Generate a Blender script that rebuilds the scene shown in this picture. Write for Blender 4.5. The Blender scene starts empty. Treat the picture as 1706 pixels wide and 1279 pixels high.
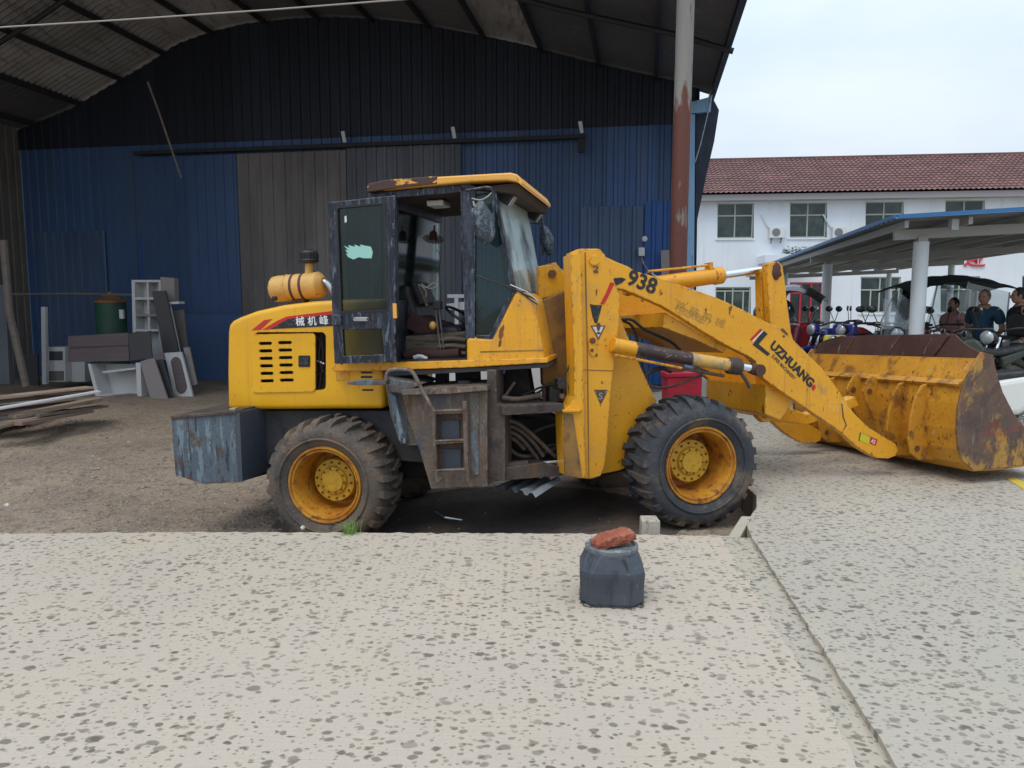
import bpy, bmesh, math, random
from mathutils import Vector, Matrix, noise as mnoise
from mathutils.geometry import tessellate_polygon
random.seed(7)
R = math.radians
scene = bpy.context.scene
col = scene.collection

# ------------------------------------------------------------------ camera, sky, sun, exposure
FPX, CXP, CYP = 1265.0, 853.0, 639.5
CAMZ, PITCH = 1.6, R(6.1)
cam_d = bpy.data.cameras.new('camera'); cam = bpy.data.objects.new('camera', cam_d); col.objects.link(cam)
cam.location = (0, 0, CAMZ); cam.rotation_euler = (R(90) - PITCH, 0, 0)
cam_d.sensor_width = 36; cam_d.lens = 36 * FPX / 1706.0; cam_d.clip_start = 0.05; cam_d.clip_end = 3000
scene.camera = cam

SUN_EL, SUN_AZ = R(62), R(215)      # azimuth from +Y clockwise
w = bpy.data.worlds.new('World'); scene.world = w; w.use_nodes = True
nt = w.node_tree; N = nt.nodes; L = nt.links; N.clear()
out = N.new('ShaderNodeOutputWorld'); bg = N.new('ShaderNodeBackground'); sky = N.new('ShaderNodeTexSky')
sky.sky_type = 'NISHITA'; sky.sun_disc = False; sky.sun_elevation = SUN_EL; sky.sun_rotation = SUN_AZ
sky.air_density = 1.2; sky.dust_density = 2.5
tc = N.new('ShaderNodeTexCoord'); mp = N.new('ShaderNodeMapping'); mp.inputs['Scale'].default_value = (1.0, 1.0, 2.6)
nz = N.new('ShaderNodeTexNoise'); nz.inputs['Scale'].default_value = 1.7; nz.inputs['Detail'].default_value = 6; nz.inputs['Roughness'].default_value = .5
cr = N.new('ShaderNodeValToRGB'); cr.color_ramp.elements[0].position = .35; cr.color_ramp.elements[1].position = .68
cr.color_ramp.elements[0].color = (5.7, 7.2, 9.2, 1); cr.color_ramp.elements[1].color = (8.6, 9.5, 10.4, 1)
mx = N.new('ShaderNodeMixRGB'); mx.inputs['Fac'].default_value = .86
L.new(tc.outputs['Generated'], mp.inputs['Vector']); L.new(mp.outputs[0], nz.inputs['Vector']); L.new(nz.outputs[0], cr.inputs['Fac'])
L.new(sky.outputs[0], mx.inputs[1]); L.new(cr.outputs[0], mx.inputs[2])
# overcast dome: luminance rises steadily from the horizon to the zenith (CIE overcast law, softened)
sx = N.new('ShaderNodeSeparateXYZ'); L.new(tc.outputs['Generated'], sx.inputs[0])
gr = N.new('ShaderNodeMapRange'); gr.inputs['From Min'].default_value = 0; gr.inputs['From Max'].default_value = 1; gr.inputs['To Min'].default_value = .86; gr.inputs['To Max'].default_value = 2.0
L.new(sx.outputs[2], gr.inputs['Value'])
ml = N.new('ShaderNodeVectorMath'); ml.operation = 'SCALE'; L.new(mx.outputs[0], ml.inputs[0]); L.new(gr.outputs[0], ml.inputs['Scale']); L.new(ml.outputs[0], bg.inputs['Color'])
bg.inputs['Strength'].default_value = .1; L.new(bg.outputs[0], out.inputs['Surface'])
sd = bpy.data.lights.new('sun', 'SUN'); sd.energy = 1.25; sd.angle = R(28); sd.color = (1, .93, .83)
sun = bpy.data.objects.new('sun', sd); col.objects.link(sun)
sun.rotation_euler = (R(90) - SUN_EL, 0, -SUN_AZ + math.pi)
# lamp looks down its -Z; point it from the azimuth/elevation above
sdir = Vector((math.sin(SUN_AZ) * math.cos(SUN_EL), math.cos(SUN_AZ) * math.cos(SUN_EL), math.sin(SUN_EL)))
sun.rotation_euler = sdir.to_track_quat('Z', 'Y').to_euler(); sun.location = sdir * 40
scene.view_settings.view_transform = 'Standard'; scene.view_settings.look = 'None'
scene.view_settings.gamma = 1; scene.view_settings.use_curve_mapping = False
scene.view_settings.exposure = 0.0
scene.render.engine = 'CYCLES'
scene.cycles.max_bounces = 6; scene.cycles.transparent_max_bounces = 12

# ------------------------------------------------------------------ materials
def pbr(name, base, rough=.6, metal=0., layers=(), bump=0., bscale=40., bdetail=4, emit=None, spec=.5, coat=0, edge=None):
    """layers: (colour, (sx,sy,sz) scale, lo, hi, amount[, offset]) noise masks laid over the base colour"""
    m = bpy.data.materials.new(name); m.use_nodes = True
    n = m.node_tree.nodes; l = m.node_tree.links; b = n['Principled BSDF']
    b.inputs['Roughness'].default_value = rough; b.inputs['Metallic'].default_value = metal
    b.inputs['Specular IOR Level'].default_value = spec; b.inputs['Coat Weight'].default_value = coat
    b.inputs['Base Color'].default_value = (*base, 1)
    if emit: b.inputs['Emission Color'].default_value = (*emit, 1); b.inputs['Emission Strength'].default_value = 1
    if layers or bump or edge:
        t = n.new('ShaderNodeTexCoord')
    prev = None
    for i, ly in enumerate(layers):
        c, sc, lo, hi, am = ly[:5]
        mpn = n.new('ShaderNodeMapping'); mpn.inputs['Scale'].default_value = sc; mpn.inputs['Location'].default_value = (i * 3.7, i * 1.9, i * 5.1)
        l.new(t.outputs['Object'], mpn.inputs['Vector'])
        x = n.new('ShaderNodeTexNoise'); x.inputs['Scale'].default_value = 1; x.inputs['Detail'].default_value = ly[5] if len(ly) > 5 else 5
        x.inputs['Roughness'].default_value = .62
        l.new(mpn.outputs[0], x.inputs['Vector'])
        r = n.new('ShaderNodeMapRange'); r.inputs['From Min'].default_value = lo; r.inputs['From Max'].default_value = hi
        r.inputs['To Max'].default_value = am; l.new(x.outputs[0], r.inputs['Value'])
        k = n.new('ShaderNodeMixRGB'); l.new(r.outputs[0], k.inputs['Fac']); k.inputs[2].default_value = (*c, 1)
        if prev is None: k.inputs[1].default_value = (*base, 1)
        else: l.new(prev, k.inputs[1])
        prev = k.outputs[0]
    if edge:                                # (colour, radius, amount): paint chipped off along edges and corners
        bv = n.new('ShaderNodeBevel'); bv.samples = 3; bv.inputs['Radius'].default_value = edge[1]
        ge = n.new('ShaderNodeNewGeometry'); dt = n.new('ShaderNodeVectorMath'); dt.operation = 'DOT_PRODUCT'
        l.new(bv.outputs[0], dt.inputs[0]); l.new(ge.outputs['Normal'], dt.inputs[1])
        mr = n.new('ShaderNodeMapRange'); mr.inputs['From Min'].default_value = .995; mr.inputs['From Max'].default_value = .90; l.new(dt.outputs['Value'], mr.inputs['Value'])
        x = n.new('ShaderNodeTexNoise'); x.inputs['Scale'].default_value = 22; x.inputs['Detail'].default_value = 5; l.new(t.outputs['Object'], x.inputs['Vector'])
        m2 = n.new('ShaderNodeMapRange'); m2.inputs['From Min'].default_value = .5; m2.inputs['From Max'].default_value = .58; m2.inputs['To Max'].default_value = edge[2]; l.new(x.outputs[0], m2.inputs['Value'])
        mu = n.new('ShaderNodeMath'); mu.operation = 'MULTIPLY'; l.new(mr.outputs[0], mu.inputs[0]); l.new(m2.outputs[0], mu.inputs[1])
        k = n.new('ShaderNodeMixRGB'); l.new(mu.outputs[0], k.inputs['Fac']); k.inputs[2].default_value = (*edge[0], 1)
        if prev is None: k.inputs[1].default_value = (*base, 1)
        else: l.new(prev, k.inputs[1])
        prev = k.outputs[0]
    if prev is not None: l.new(prev, b.inputs['Base Color'])
    if bump:
        x = n.new('ShaderNodeTexNoise'); x.inputs['Scale'].default_value = bscale; x.inputs['Detail'].default_value = bdetail
        l.new(t.outputs['Object'], x.inputs['Vector'])
        bp = n.new('ShaderNodeBump'); bp.inputs['Strength'].default_value = bump; bp.inputs['Distance'].default_value = .02
        l.new(x.outputs[0], bp.inputs['Height']); l.new(bp.outputs[0], b.inputs['Normal'])
    return m

def glass_mat(name, tint, gloss=.25, dust=.15, dustcol=(.35, .42, .4)):
    m = bpy.data.materials.new(name); m.use_nodes = True
    n = m.node_tree.nodes; l = m.node_tree.links; n.clear()
    o = n.new('ShaderNodeOutputMaterial'); tr = n.new('ShaderNodeBsdfTransparent'); gl = n.new('ShaderNodeBsdfGlossy'); df = n.new('ShaderNodeBsdfDiffuse')
    tr.inputs[0].default_value = (*tint, 1); gl.inputs['Roughness'].default_value = .06; df.inputs[0].default_value = (*dustcol, 1)
    lw = n.new('ShaderNodeFresnel'); lw.inputs['IOR'].default_value = 1.5
    ad = n.new('ShaderNodeMath'); ad.operation = 'ADD'; ad.inputs[1].default_value = gloss * .25; ad.use_clamp = True
    l.new(lw.outputs[0], ad.inputs[0])
    a = n.new('ShaderNodeMixShader'); b = n.new('ShaderNodeMixShader')
    t = n.new('ShaderNodeTexCoord'); x = n.new('ShaderNodeTexNoise'); x.inputs['Scale'].default_value = 2.2; x.inputs['Detail'].default_value = 6
    mr = n.new('ShaderNodeMapRange'); mr.inputs['From Min'].default_value = .25; mr.inputs['From Max'].default_value = .8; mr.inputs['To Max'].default_value = dust * 2
    l.new(t.outputs['Object'], x.inputs['Vector']); l.new(x.outputs[0], mr.inputs['Value'])
    l.new(mr.outputs[0], a.inputs[0]); l.new(tr.outputs[0], a.inputs[1]); l.new(df.outputs[0], a.inputs[2])
    l.new(ad.outputs[0], b.inputs[0]); l.new(a.outputs[0], b.inputs[1]); l.new(gl.outputs[0], b.inputs[2]); l.new(b.outputs[0], o.inputs[0])
    return m

def concrete_mat(name, base, spot, dens=.42, scale=13., seed=0.):
    """pale screeded concrete with raindrop stains: round wet spots scattered by a Voronoi field"""
    m = bpy.data.materials.new(name); m.use_nodes = True
    n = m.node_tree.nodes; l = m.node_tree.links; b = n['Principled BSDF']; b.inputs['Roughness'].default_value = .82
    t = n.new('ShaderNodeTexCoord'); mp0 = n.new('ShaderNodeMapping'); mp0.inputs['Location'].default_value = (seed, seed * 2, 0)
    l.new(t.outputs['Object'], mp0.inputs['Vector'])
    def mix(a, c2, fac):
        k = n.new('ShaderNodeMixRGB'); 
        if isinstance(a, tuple): k.inputs[1].default_value = (*a, 1)
        else: l.new(a, k.inputs[1])
        if isinstance(c2, tuple): k.inputs[2].default_value = (*c2, 1)
        else: l.new(c2, k.inputs[2])
        l.new(fac, k.inputs['Fac']); return k.outputs[0]
    def noise_mask(scale3, lo, hi, am, det=5):
        q = n.new('ShaderNodeMapping'); q.inputs['Scale'].default_value = scale3; l.new(mp0.outputs[0], q.inputs['Vector'])
        x = n.new('ShaderNodeTexNoise'); x.inputs['Scale'].default_value = 1; x.inputs['Detail'].default_value = det; l.new(q.outputs[0], x.inputs['Vector'])
        r = n.new('ShaderNodeMapRange'); r.inputs['From Min'].default_value = lo; r.inputs['From Max'].default_value = hi; r.inputs['To Max'].default_value = am
        l.new(x.outputs[0], r.inputs['Value']); return r.outputs[0], x.outputs[0]
    c = base
    f, _ = noise_mask((.6, .6, 1), .35, .7, .55); c = mix(c, tuple(v * .84 for v in base), f)
    f, _ = noise_mask((1.7, 1.7, 1), .5, .75, .5); c = mix(c, (base[0] * 1.06, base[1] * 1.0, base[2] * .88), f)
    f, _ = noise_mask((2.5, 60, 1), .5, .8, .25); c = mix(c, tuple(v * .86 for v in base), f)
    f, _ = noise_mask((75, 2.2, 1), .52, .8, .35); c = mix(c, tuple(v * .86 for v in base), f)
    f, _ = noise_mask((90, 90, 1), .5, .75, .3, 2); c = mix(c, tuple(v * .72 for v in base), f)
    def spots(scale, thr, cut, am, off):
        q = n.new('ShaderNodeMapping'); q.inputs['Location'].default_value = (off, off * 1.3, 0)
        q.inputs['Scale'].default_value = (1, 1.25, 1)
        l.new(mp0.outputs[0], q.inputs['Vector'])
        nn = n.new('ShaderNodeTexNoise'); nn.inputs['Scale'].default_value = 15; nn.inputs['Detail'].default_value = 2; l.new(q.outputs[0], nn.inputs['Vector'])
        va = n.new('ShaderNodeVectorMath'); va.operation = 'MULTIPLY_ADD'; va.inputs[1].default_value = (.05, .035, 0)
        l.new(nn.outputs['Color'], va.inputs[0]); l.new(q.outputs[0], va.inputs[2])
        v = n.new('ShaderNodeTexVoronoi'); v.voronoi_dimensions = '2D'; v.inputs['Scale'].default_value = scale; l.new(va.outputs[0], v.inputs['Vector'])
        sp = n.new('ShaderNodeSeparateColor'); l.new(v.outputs['Color'], sp.inputs[0])
        rr = n.new('ShaderNodeMapRange'); rr.inputs['From Min'].default_value = cut; rr.inputs['From Max'].default_value = 1.; rr.inputs['To Min'].default_value = 0.; rr.inputs['To Max'].default_value = thr
        l.new(sp.outputs[0], rr.inputs['Value'])
        sb = n.new('ShaderNodeMath'); sb.operation = 'SUBTRACT'; l.new(rr.outputs[0], sb.inputs[0]); l.new(v.outputs['Distance'], sb.inputs[1])
        r2 = n.new('ShaderNodeMapRange'); r2.inputs['From Min'].default_value = 0.; r2.inputs['From Max'].default_value = .08; r2.inputs['To Max'].default_value = am
        l.new(sb.outputs[0], r2.inputs['Value'])
        # each drop dries at its own pace
        mu = n.new('ShaderNodeMath'); mu.operation = 'MULTIPLY'; l.new(r2.outputs[0], mu.inputs[0])
        r3 = n.new('ShaderNodeMapRange'); r3.inputs['To Min'].default_value = .76; l.new(sp.outputs[1], r3.inputs['Value']); l.new(r3.outputs[0], mu.inputs[1])
        pn = n.new('ShaderNodeTexNoise'); pn.inputs['Scale'].default_value = .9; pn.inputs['Detail'].default_value = 3; l.new(q.outputs[0], pn.inputs['Vector'])
        pr_ = n.new('ShaderNodeMapRange'); pr_.inputs['From Min'].default_value = .36; pr_.inputs['From Max'].default_value = .6; pr_.inputs['To Min'].default_value = .5; l.new(pn.outputs[0], pr_.inputs['Value'])
        m3 = n.new('ShaderNodeMath'); m3.operation = 'MULTIPLY'; l.new(mu.outputs[0], m3.inputs[0]); l.new(pr_.outputs[0], m3.inputs[1])
        return m3.outputs[0]
    f = spots(scale * 2.1, .33, dens + .06, .85, 17.3); c = mix(c, spot, f)
    f = spots(scale * 1.3, .32, dens, .95, 2.2); c = mix(c, spot, f)
    f = spots(scale * .92, .30, dens + .02, .95, 12.7); c = mix(c, spot, f)
    f = spots(scale * .66, .27, dens + .12, .95, 0.); c = mix(c, spot, f)
    f = spots(scale * 1.6, .32, dens + .05, .75, 5.3); c = mix(c, tuple(v * 1.25 for v in spot), f)
    f = spots(scale * .8, .29, dens + .08, .9, 9.1); c = mix(c, tuple(v * .85 for v in spot), f)
    l.new(c, b.inputs['Base Color'])
    _, h = noise_mask((45, 45, 45), 0, 1, 1, 6)
    _, h2 = noise_mask((3, 110, 3), 0, 1, 1, 3)
    am = n.new('ShaderNodeMath'); am.operation = 'ADD'; l.new(h, am.inputs[0]); l.new(h2, am.inputs[1])
    bp = n.new('ShaderNodeBump'); bp.inputs['Strength'].default_value = .3; bp.inputs['Distance'].default_value = .012
    l.new(am.outputs[0], bp.inputs['Height']); l.new(bp.outputs[0], b.inputs['Normal'])
    return m

RUST = (.11, .035, .014)
M = {}
M['yellow'] = pbr('yellow_paint', (.76, .36, .016), .42, 0, [((.64, .25, .012), (1.2, 1.2, 2.5), .4, .7, .6), ((.78, .46, .12), (2.4, 2.4, 2.4), .55, .72, .5), ((.40, .25, .10), (1.7, 1.7, 2.6), .57, .74, .6), ((.36, .19, .05), (15, 15, .9), .57, .72, .65), ((.30, .2, .11), (5, 5, 5), .62, .74, .6), (RUST, (13, 13, 7), .645, .68, .9), ((.05, .03, .02), (44, 44, 30), .645, .69, .8)], .12, 26, edge=((.13, .06, .03), .022, .95))
M['yellow_hood'] = pbr('hood_yellow_paint', (.76, .39, .008), .36, 0, [((.62, .29, .01), (1.1, 1.1, 1.6), .4, .7, .6), ((.5, .25, .03), (16, 16, 1.0), .55, .75, .5), ((.25, .12, .04), (34, 34, 20), .66, .70, .7)], .08, 14, edge=((.2, .1, .03), .02, .6))
M['yellow_worn'] = pbr('worn_yellow_paint', (.55, .26, .02), .5, 0, [((.42, .17, .015), (2.2, 2.2, 2.2), .4, .65, .7), ((.19, .075, .02), (6, 6, 5), .53, .66, .85), (RUST, (21, 21, 16), .60, .66, .8), ((.45, .38, .28), (8, 8, 5), .66, .7, .6)], .2, 28)
M['yellow_dirty_shade'] = pbr('grimy_shaded_yellow_paint', (.33, .17, .03), .6, 0, [((.13, .07, .035), (3, 3, 2), .35, .65, .9), ((.06, .04, .03), (9, 9, 5), .55, .7, .8)], .2, 25)  # grime, plus shade painted in for the hitch parts
M['rust_plate'] = pbr('rusty_bucket_plate', (.105, .068, .055), .7, .1, [((.17, .10, .06), (3, 3, 3), .45, .62, .8), ((.50, .27, .04), (3.4, 3.4, 2.6), .52, .60, .75), ((.09, .055, .045), (11, 11, 6), .52, .6, .9), ((.27, .23, .20), (30, 30, 5), .62, .68, .6), ((.24, .035, .02), (1.6, 1.6, 4), .55, .7, .6)], .3, 30, edge=((.3, .16, .05), .03, .8))
M['spill_rust'] = pbr('dark_rusty_spill_plate', (.058, .026, .021), .62, .1, [((.10, .05, .04), (2.5, 2.5, 2.5), .4, .65, .8), ((.28, .22, .18), (13, 13, 1.8), .63, .68, .75), ((.02, .012, .01), (5, 5, 5), .6, .7, .6)], .2, 30)
M['rim'] = pbr('rusty_orange_rim', (.54, .25, .02), .5, 0, [((.36, .115, .012), (5, 5, 5), .4, .62, .9), ((.15, .055, .02), (13, 13, 13), .55, .64, .85), ((.3, .22, .14), (30, 30, 30), .64, .7, .6)], .2, 40)
M['hub'] = pbr('yellow_wheel_hub', (.6, .34, .02), .5, 0, [((.4, .18, .02), (14, 14, 14), .52, .68, .8), ((.1, .05, .02), (40, 40, 40), .63, .68, .8)], .15, 60)
M['bolt'] = pbr('rusty_bolt', (.16, .07, .03), .7, .3)
M['tyre'] = pbr('muddy_black_rubber', (.030, .034, .042), .75, 0, [((.055, .055, .058), (5, 5, 5), .4, .65, .7), ((.16, .115, .08), (3.2, 3.2, 3.2), .50, .62, .9), ((.1, .085, .07), (30, 30, 30), .6, .7, .6)], .25, 60)
M['tyre_mud'] = pbr('mud_caked_rubber', (.08, .068, .058), .85, 0, [((.15, .105, .07), (3.5, 3.5, 3.5), .42, .6, .9), ((.03, .032, .037), (9, 9, 9), .58, .66, .8), ((.19, .14, .1), (28, 28, 28), .58, .66, .5)], .4, 50)
M['cab_black'] = pbr('scuffed_navy_black_paint', (.010, .013, .022), .4, .1, [((.045, .055, .08), (22, 22, 5), .48, .60, .85), ((.13, .15, .19), (44, 44, 9), .585, .64, .8), ((.12, .04, .02), (9, 9, 5), .68, .71, .8)], .2, 40, edge=((.16, .17, .2), .012, .9))
M['black'] = pbr('black_plastic', (.012, .012, .014), .5, 0, [((.03, .032, .036), (14, 14, 14), .5, .7, .6)])
M['rubber_hose'] = pbr('black_rubber_hose', (.02, .018, .017), .6)
M['dust_hose'] = pbr('dusty_brown_hose', (.075, .055, .042), .8, 0, [((.14, .1, .07), (14, 14, 14), .45, .65, .7)], .2, 60)
M['grime'] = pbr('grimy_brown_steel', (.062, .045, .038), .78, .1, [((.11, .08, .062), (4, 4, 2), .45, .65, .8), ((.03, .025, .024), (9, 9, 7), .55, .68, .8), ((.15, .07, .035), (12, 12, 3), .58, .68, .7), ((.016, .013, .012), (6, 6, 1.0), .57, .66, .85)], .4, 30, edge=((.2, .15, .11), .02, .8))
M['grime_dark'] = pbr('oily_dark_steel', (.016, .013, .012), .7, .1, [((.045, .035, .03), (6, 6, 6), .5, .7, .8)], .2, 40)
M['chassis'] = pbr('dark_grey_chassis', (.045, .046, .052), .7, .1, [((.085, .07, .062), (3, 3, 2), .45, .65, .8), ((.025, .024, .025), (9, 9, 7), .55, .68, .8)], .2, 35)
M['peel_grey'] = pbr('peeling_grey_blue_paint', (.085, .112, .14), .55, .05, [((.17, .225, .26), (15, 15, 2.6), .5, .56, .9), ((.022, .032, .045), (26, 26, 3.2), .57, .61, .9), ((.085, .055, .035), (4, 4, 3), .56, .63, .92), ((.26, .22, .15), (34, 34, 9), .64, .69, .7), (RUST, (5, 5, 1.6), .60, .64, .85)], .3, 40, edge=(RUST, .04, 1.))
M['box_blue'] = pbr('slate_blue_paint', (.055, .072, .098), .55, .1, [((.075, .075, .085), (5, 5, 3), .45, .65, .8), ((.11, .06, .035), (11, 11, 7), .66, .7, .8)], .12, 35)
M['fender'] = pbr('peeling_fender_paint', (.115, .098, .085), .75, .05, [((.13, .175, .205), (9, 9, 3), .52, .57, .85), ((.04, .045, .055), (14, 14, 2.6), .6, .64, .9), ((.13, .085, .055), (6, 6, 2), .5, .65, .7)], .45, 35, edge=((.24, .2, .16), .02, .9))
M['step_box'] = pbr('muddy_step_box', (.115, .085, .066), .85, .05, [((.165, .12, .085), (7, 7, 1.6), .45, .65, .8), ((.07, .08, .1), (4, 4, 3), .56, .66, .8), ((.1, .05, .028), (9, 9, 2), .56, .66, .85), ((.26, .2, .145), (24, 24, 6), .58, .68, .6), ((.03, .025, .022), (7, 7, 1.2), .6, .68, .8)], .5, 30, edge=((.26, .2, .15), .02, .9))
M['bare_step'] = pbr('worn_steel_rail', (.17, .13, .105), .6, .3, [((.3, .26, .23), (20, 20, 20), .55, .66, .7), ((.1, .045, .025), (14, 14, 8), .5, .62, .8)], .2, 60)
M['chrome'] = pbr('chromed_rod', (.75, .77, .8), .15, 1)
M['steel'] = pbr('galvanised_pipe', (.42, .43, .44), .35, .8, [((.2, .19, .18), (20, 20, 20), .5, .65, .6)])
M['cyl_peel'] = pbr('peeled_cylinder_paint', (.05, .032, .03), .45, .1, [((.30, .29, .26), (14, 14, 30), .58, .62, .8), ((.09, .045, .04), (8, 8, 8), .5, .65, .8)], .15, 50)
M['cyl_yellow'] = pbr('worn_cylinder_yellow', (.6, .36, .08), .45, 0, [((.32, .25, .17), (7, 7, 7), .48, .62, .8), ((.1, .05, .04), (12, 12, 12), .6, .66, .8)], .15, 50)
M['canister'] = pbr('sun_bleached_yellow', (.62, .36, .1), .5, 0, [((.5, .25, .06), (8, 8, 8), .45, .65, .6), ((.16, .06, .025), (14, 14, 8), .64, .68, .9)], .1, 40)
M['strap'] = pbr('brown_rusty_strap', (.075, .03, .02), .7)
M['roof_yellow'] = pbr('cab_roof_orange_paint', (.75, .37, .06), .4, 0, [((.7, .42, .12), (4, 4, 4), .5, .7, .5), ((.2, .09, .03), (20, 20, 20), .66, .7, .8)], .05, 30)
M['roof_peel'] = pbr('peeled_cab_roof', (.065, .028, .022), .6, 0, [((.7, .34, .05), (6, 6, 14), .555, .575, 1.), ((.02, .015, .014), (15, 15, 15), .55, .65, .6)], .2, 40)
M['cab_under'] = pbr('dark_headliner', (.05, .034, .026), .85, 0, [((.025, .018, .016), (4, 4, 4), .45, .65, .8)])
M['white_lamp'] = pbr('white_lamp_plastic', (.62, .62, .6), .4)
M['seat'] = pbr('worn_black_vinyl', (.022, .022, .026), .5, 0, [((.06, .06, .065), (12, 12, 12), .5, .7, .7)], .1, 40)
M['red_cloth'] = pbr('dull_maroon_cloth', (.06, .022, .02), .9, 0, [((.035, .018, .018), (12, 12, 12), .45, .65, .8)], .2, 50)
M['khaki'] = pbr('dusty_khaki_mat', (.12, .1, .07), .85, 0, [((.04, .035, .03), (4, 4, 40), .5, .6, .8)], .2, 30)
M['cab_glass'] = glass_mat('dusty_cab_glass', (.42, .56, .53), .0, .10, (.10, .17, .16))
M['door_glass'] = glass_mat('green_tinted_glass', (.40, .47, .42), .0, .05, (.06, .11, .10))
M['screen_glass'] = glass_mat('dusty_windscreen_painted_glare', (.5, .62, .6), .1, 1.1, (.58, .70, .68))  # dust plus a bright reflection, both painted as a pale film
M['far_glass'] = glass_mat('dusty_far_window', (.45, .6, .56), .0, .30, (.16, .25, .23))
M['clear_plastic'] = glass_mat('cloudy_clear_plastic', (.85, .88, .88), .05, .10, (.4, .42, .42))
M['mint'] = pbr('mint_sticker', (.30, .58, .50), .6)
M['mint_dim'] = pbr('faded_mint_sticker', (.16, .26, .24), .6)
M['bag'] = pbr('grey_plastic_bag', (.035, .048, .06), .3, 0, [((.13, .17, .2), (30, 30, 12), .54, .6, .8)], .9, 30)
M['red_decal'] = pbr('red_decal', (.5, .02, .015), .45)
M['black_decal'] = pbr('black_decal', (.014, .014, .018), .45, 0, [((.07, .08, .09), (20, 20, 60), .56, .6, .8)])
M['text_black'] = pbr('black_lettering', (.018, .018, .02), .5, 0, [((.5, .3, .08), (60, 60, 60), .66, .68, .9)])
M['text_white'] = pbr('white_lettering', (.75, .77, .78), .5)
M['faint'] = pbr('faint_scratched_lettering', (.44, .235, .04), .55)
M['white_decal'] = pbr('white_warning_decal', (.6, .56, .5), .5, 0, [((.4, .3, .2), (30, 30, 30), .5, .65, .6)])
M['brown_decal'] = pbr('weathered_brown_decal', (.09, .05, .035), .6, 0, [((.35, .3, .25), (50, 50, 50), .62, .66, .7)])
M['lime'] = pbr('lime_yellow_decal', (.55, .5, .02), .5)

M['slab'] = concrete_mat('rain_spotted_concrete', (.465, .398, .318), (.118, .098, .068), .46, 13.0, 0)
M['yard'] = concrete_mat('rain_spotted_grey_concrete', (.415, .372, .303), (.118, .102, .075), .30, 13, 4.2)
M['trench_floor'] = concrete_mat('stained_joint_concrete', (.42, .372, .298), (.12, .104, .075), .30, 13, 8.8)
M['trench'] = pbr('damp_grey_concrete', (.40, .36, .29), .85, 0, [((.4, .37, .32), (6, 6, 6), .45, .65, .7), ((.13, .12, .10), (9, 16, 9), .57, .61, .85), ((.2, .21, .15), (3, 3, 3), .55, .7, .5)], .35, 25)
M['blue_faded'] = pbr('faded_blue_sheet', (.075, .12, .21), .55, .1, [((.05, .085, .16), (1.5, 1.5, .3), .4, .65, .9), ((.12, .12, .13), (20, 20, .8), .62, .7, .6)], .04, 8)
M['dirt'] = pbr('brown_yard_dirt', (.31, .235, .168), .95, 0, [((.17, .13, .098), (.35, .35, .35), .42, .62, .8), ((.25, .2, .155), (1.3, 1.3, 1.3), .5, .72, .7), ((.10, .075, .058), (7, 7, 7), .5, .7, .7), ((.40, .33, .24), (38, 38, 38), .54, .64, .75), ((.09, .07, .055), (17, 17, 17), .56, .64, .7)], 1.0, 24, 8)
M['dark_dirt'] = pbr('dark_brown_dirt', (.085, .066, .052), .8, 0, [((.09, .07, .055), (3, 3, 3), .45, .65, .8), ((.03, .023, .02), (12, 12, 12), .5, .7, .7)], .7, 24, 8)
M['stone'] = pbr('small_pale_stone', (.29, .235, .175), .9, 0, [((.15, .12, .095), (3, 3, 3), .4, .6, .8)])
M['gable_shade'] = pbr('shade_painted_gable_sheet', (.013, .018, .030), .6, .1, [((.02, .028, .045), (2.2, 2.2, .35), .5, .7, .7)], .04, 8)  # roof shade put into the colour of the upper wall sheets
M['blue_wall'] = pbr('dark_blue_sheet', (.055, .108, .23), .5, .1, [((.035, .08, .19), (.5, .5, .25), .4, .65, .9), ((.075, .10, .165), (2.2, 2.2, .35), .5, .7, .7), ((.1, .12, .16), (30, 30, .6), .64, .72, .5)], .04, 8)
M['blue_bright'] = pbr('bright_blue_sheet', (.02, .085, .28), .5, .1, [((.02, .06, .2), (3, 3, .5), .5, .7, .7)], .04, 8)
M['grey_wall'] = pbr('brown_grey_sheet', (.21, .19, .18), .6, .15, [((.12, .108, .105), (1.2, 1.2, .3), .4, .65, .9), ((.19, .165, .15), (4, 4, .4), .55, .7, .6), ((.05, .045, .045), (20, 20, .6), .6, .7, .6)], .04, 8)
M['grey_wall2'] = pbr('slate_grey_sheet', (.14, .15, .17), .6, .15, [((.075, .082, .098), (1.2, 1.2, .3), .4, .65, .9), ((.09, .095, .105), (20, 20, .6), .6, .7, .5)], .04, 8)
M['side_wall'] = pbr('dusty_brown_sheet', (.17, .15, .13), .8, 0, [((.11, .1, .09), (.8, .8, .4), .4, .65, .9), ((.22, .19, .16), (3, 3, 1), .55, .7, .6)], .1, 10)
M['roof_sheet'] = pbr('shed_roof_underside', (.10, .10, .105), .7, .1, [((.08, .08, .09), (.6, .6, .6), .4, .65, .9), ((.17, .15, .14), (4, 4, 4), .58, .7, .5)], .05, 8)
M['roof_pale'] = pbr('pale_weathered_roof_sheet', (.30, .295, .29), .6, 0, [((.2, .19, .18), (.8, .8, .8), .4, .62, .9), ((.12, .10, .09), (9, 1.2, 3), .55, .62, .6)], .05, 8)  # paler grey copy of the roof sheet, used on some bays
M['purlin'] = pbr('dark_purlin_steel', (.03, .03, .033), .7, .2)
M['navy_tarp'] = pbr('navy_side_sheet', (.012, .018, .034), .6, 0, [((.03, .05, .09), (6, 6, 2), .5, .7, .7)], .3, 12)
M['pale_blue'] = pbr('pale_blue_steel', (.24, .43, .62), .5, .1, [((.35, .5, .62), (6, 6, 1), .5, .7, .6), ((.12, .2, .3), (14, 14, 4), .62, .68, .7)])
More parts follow.
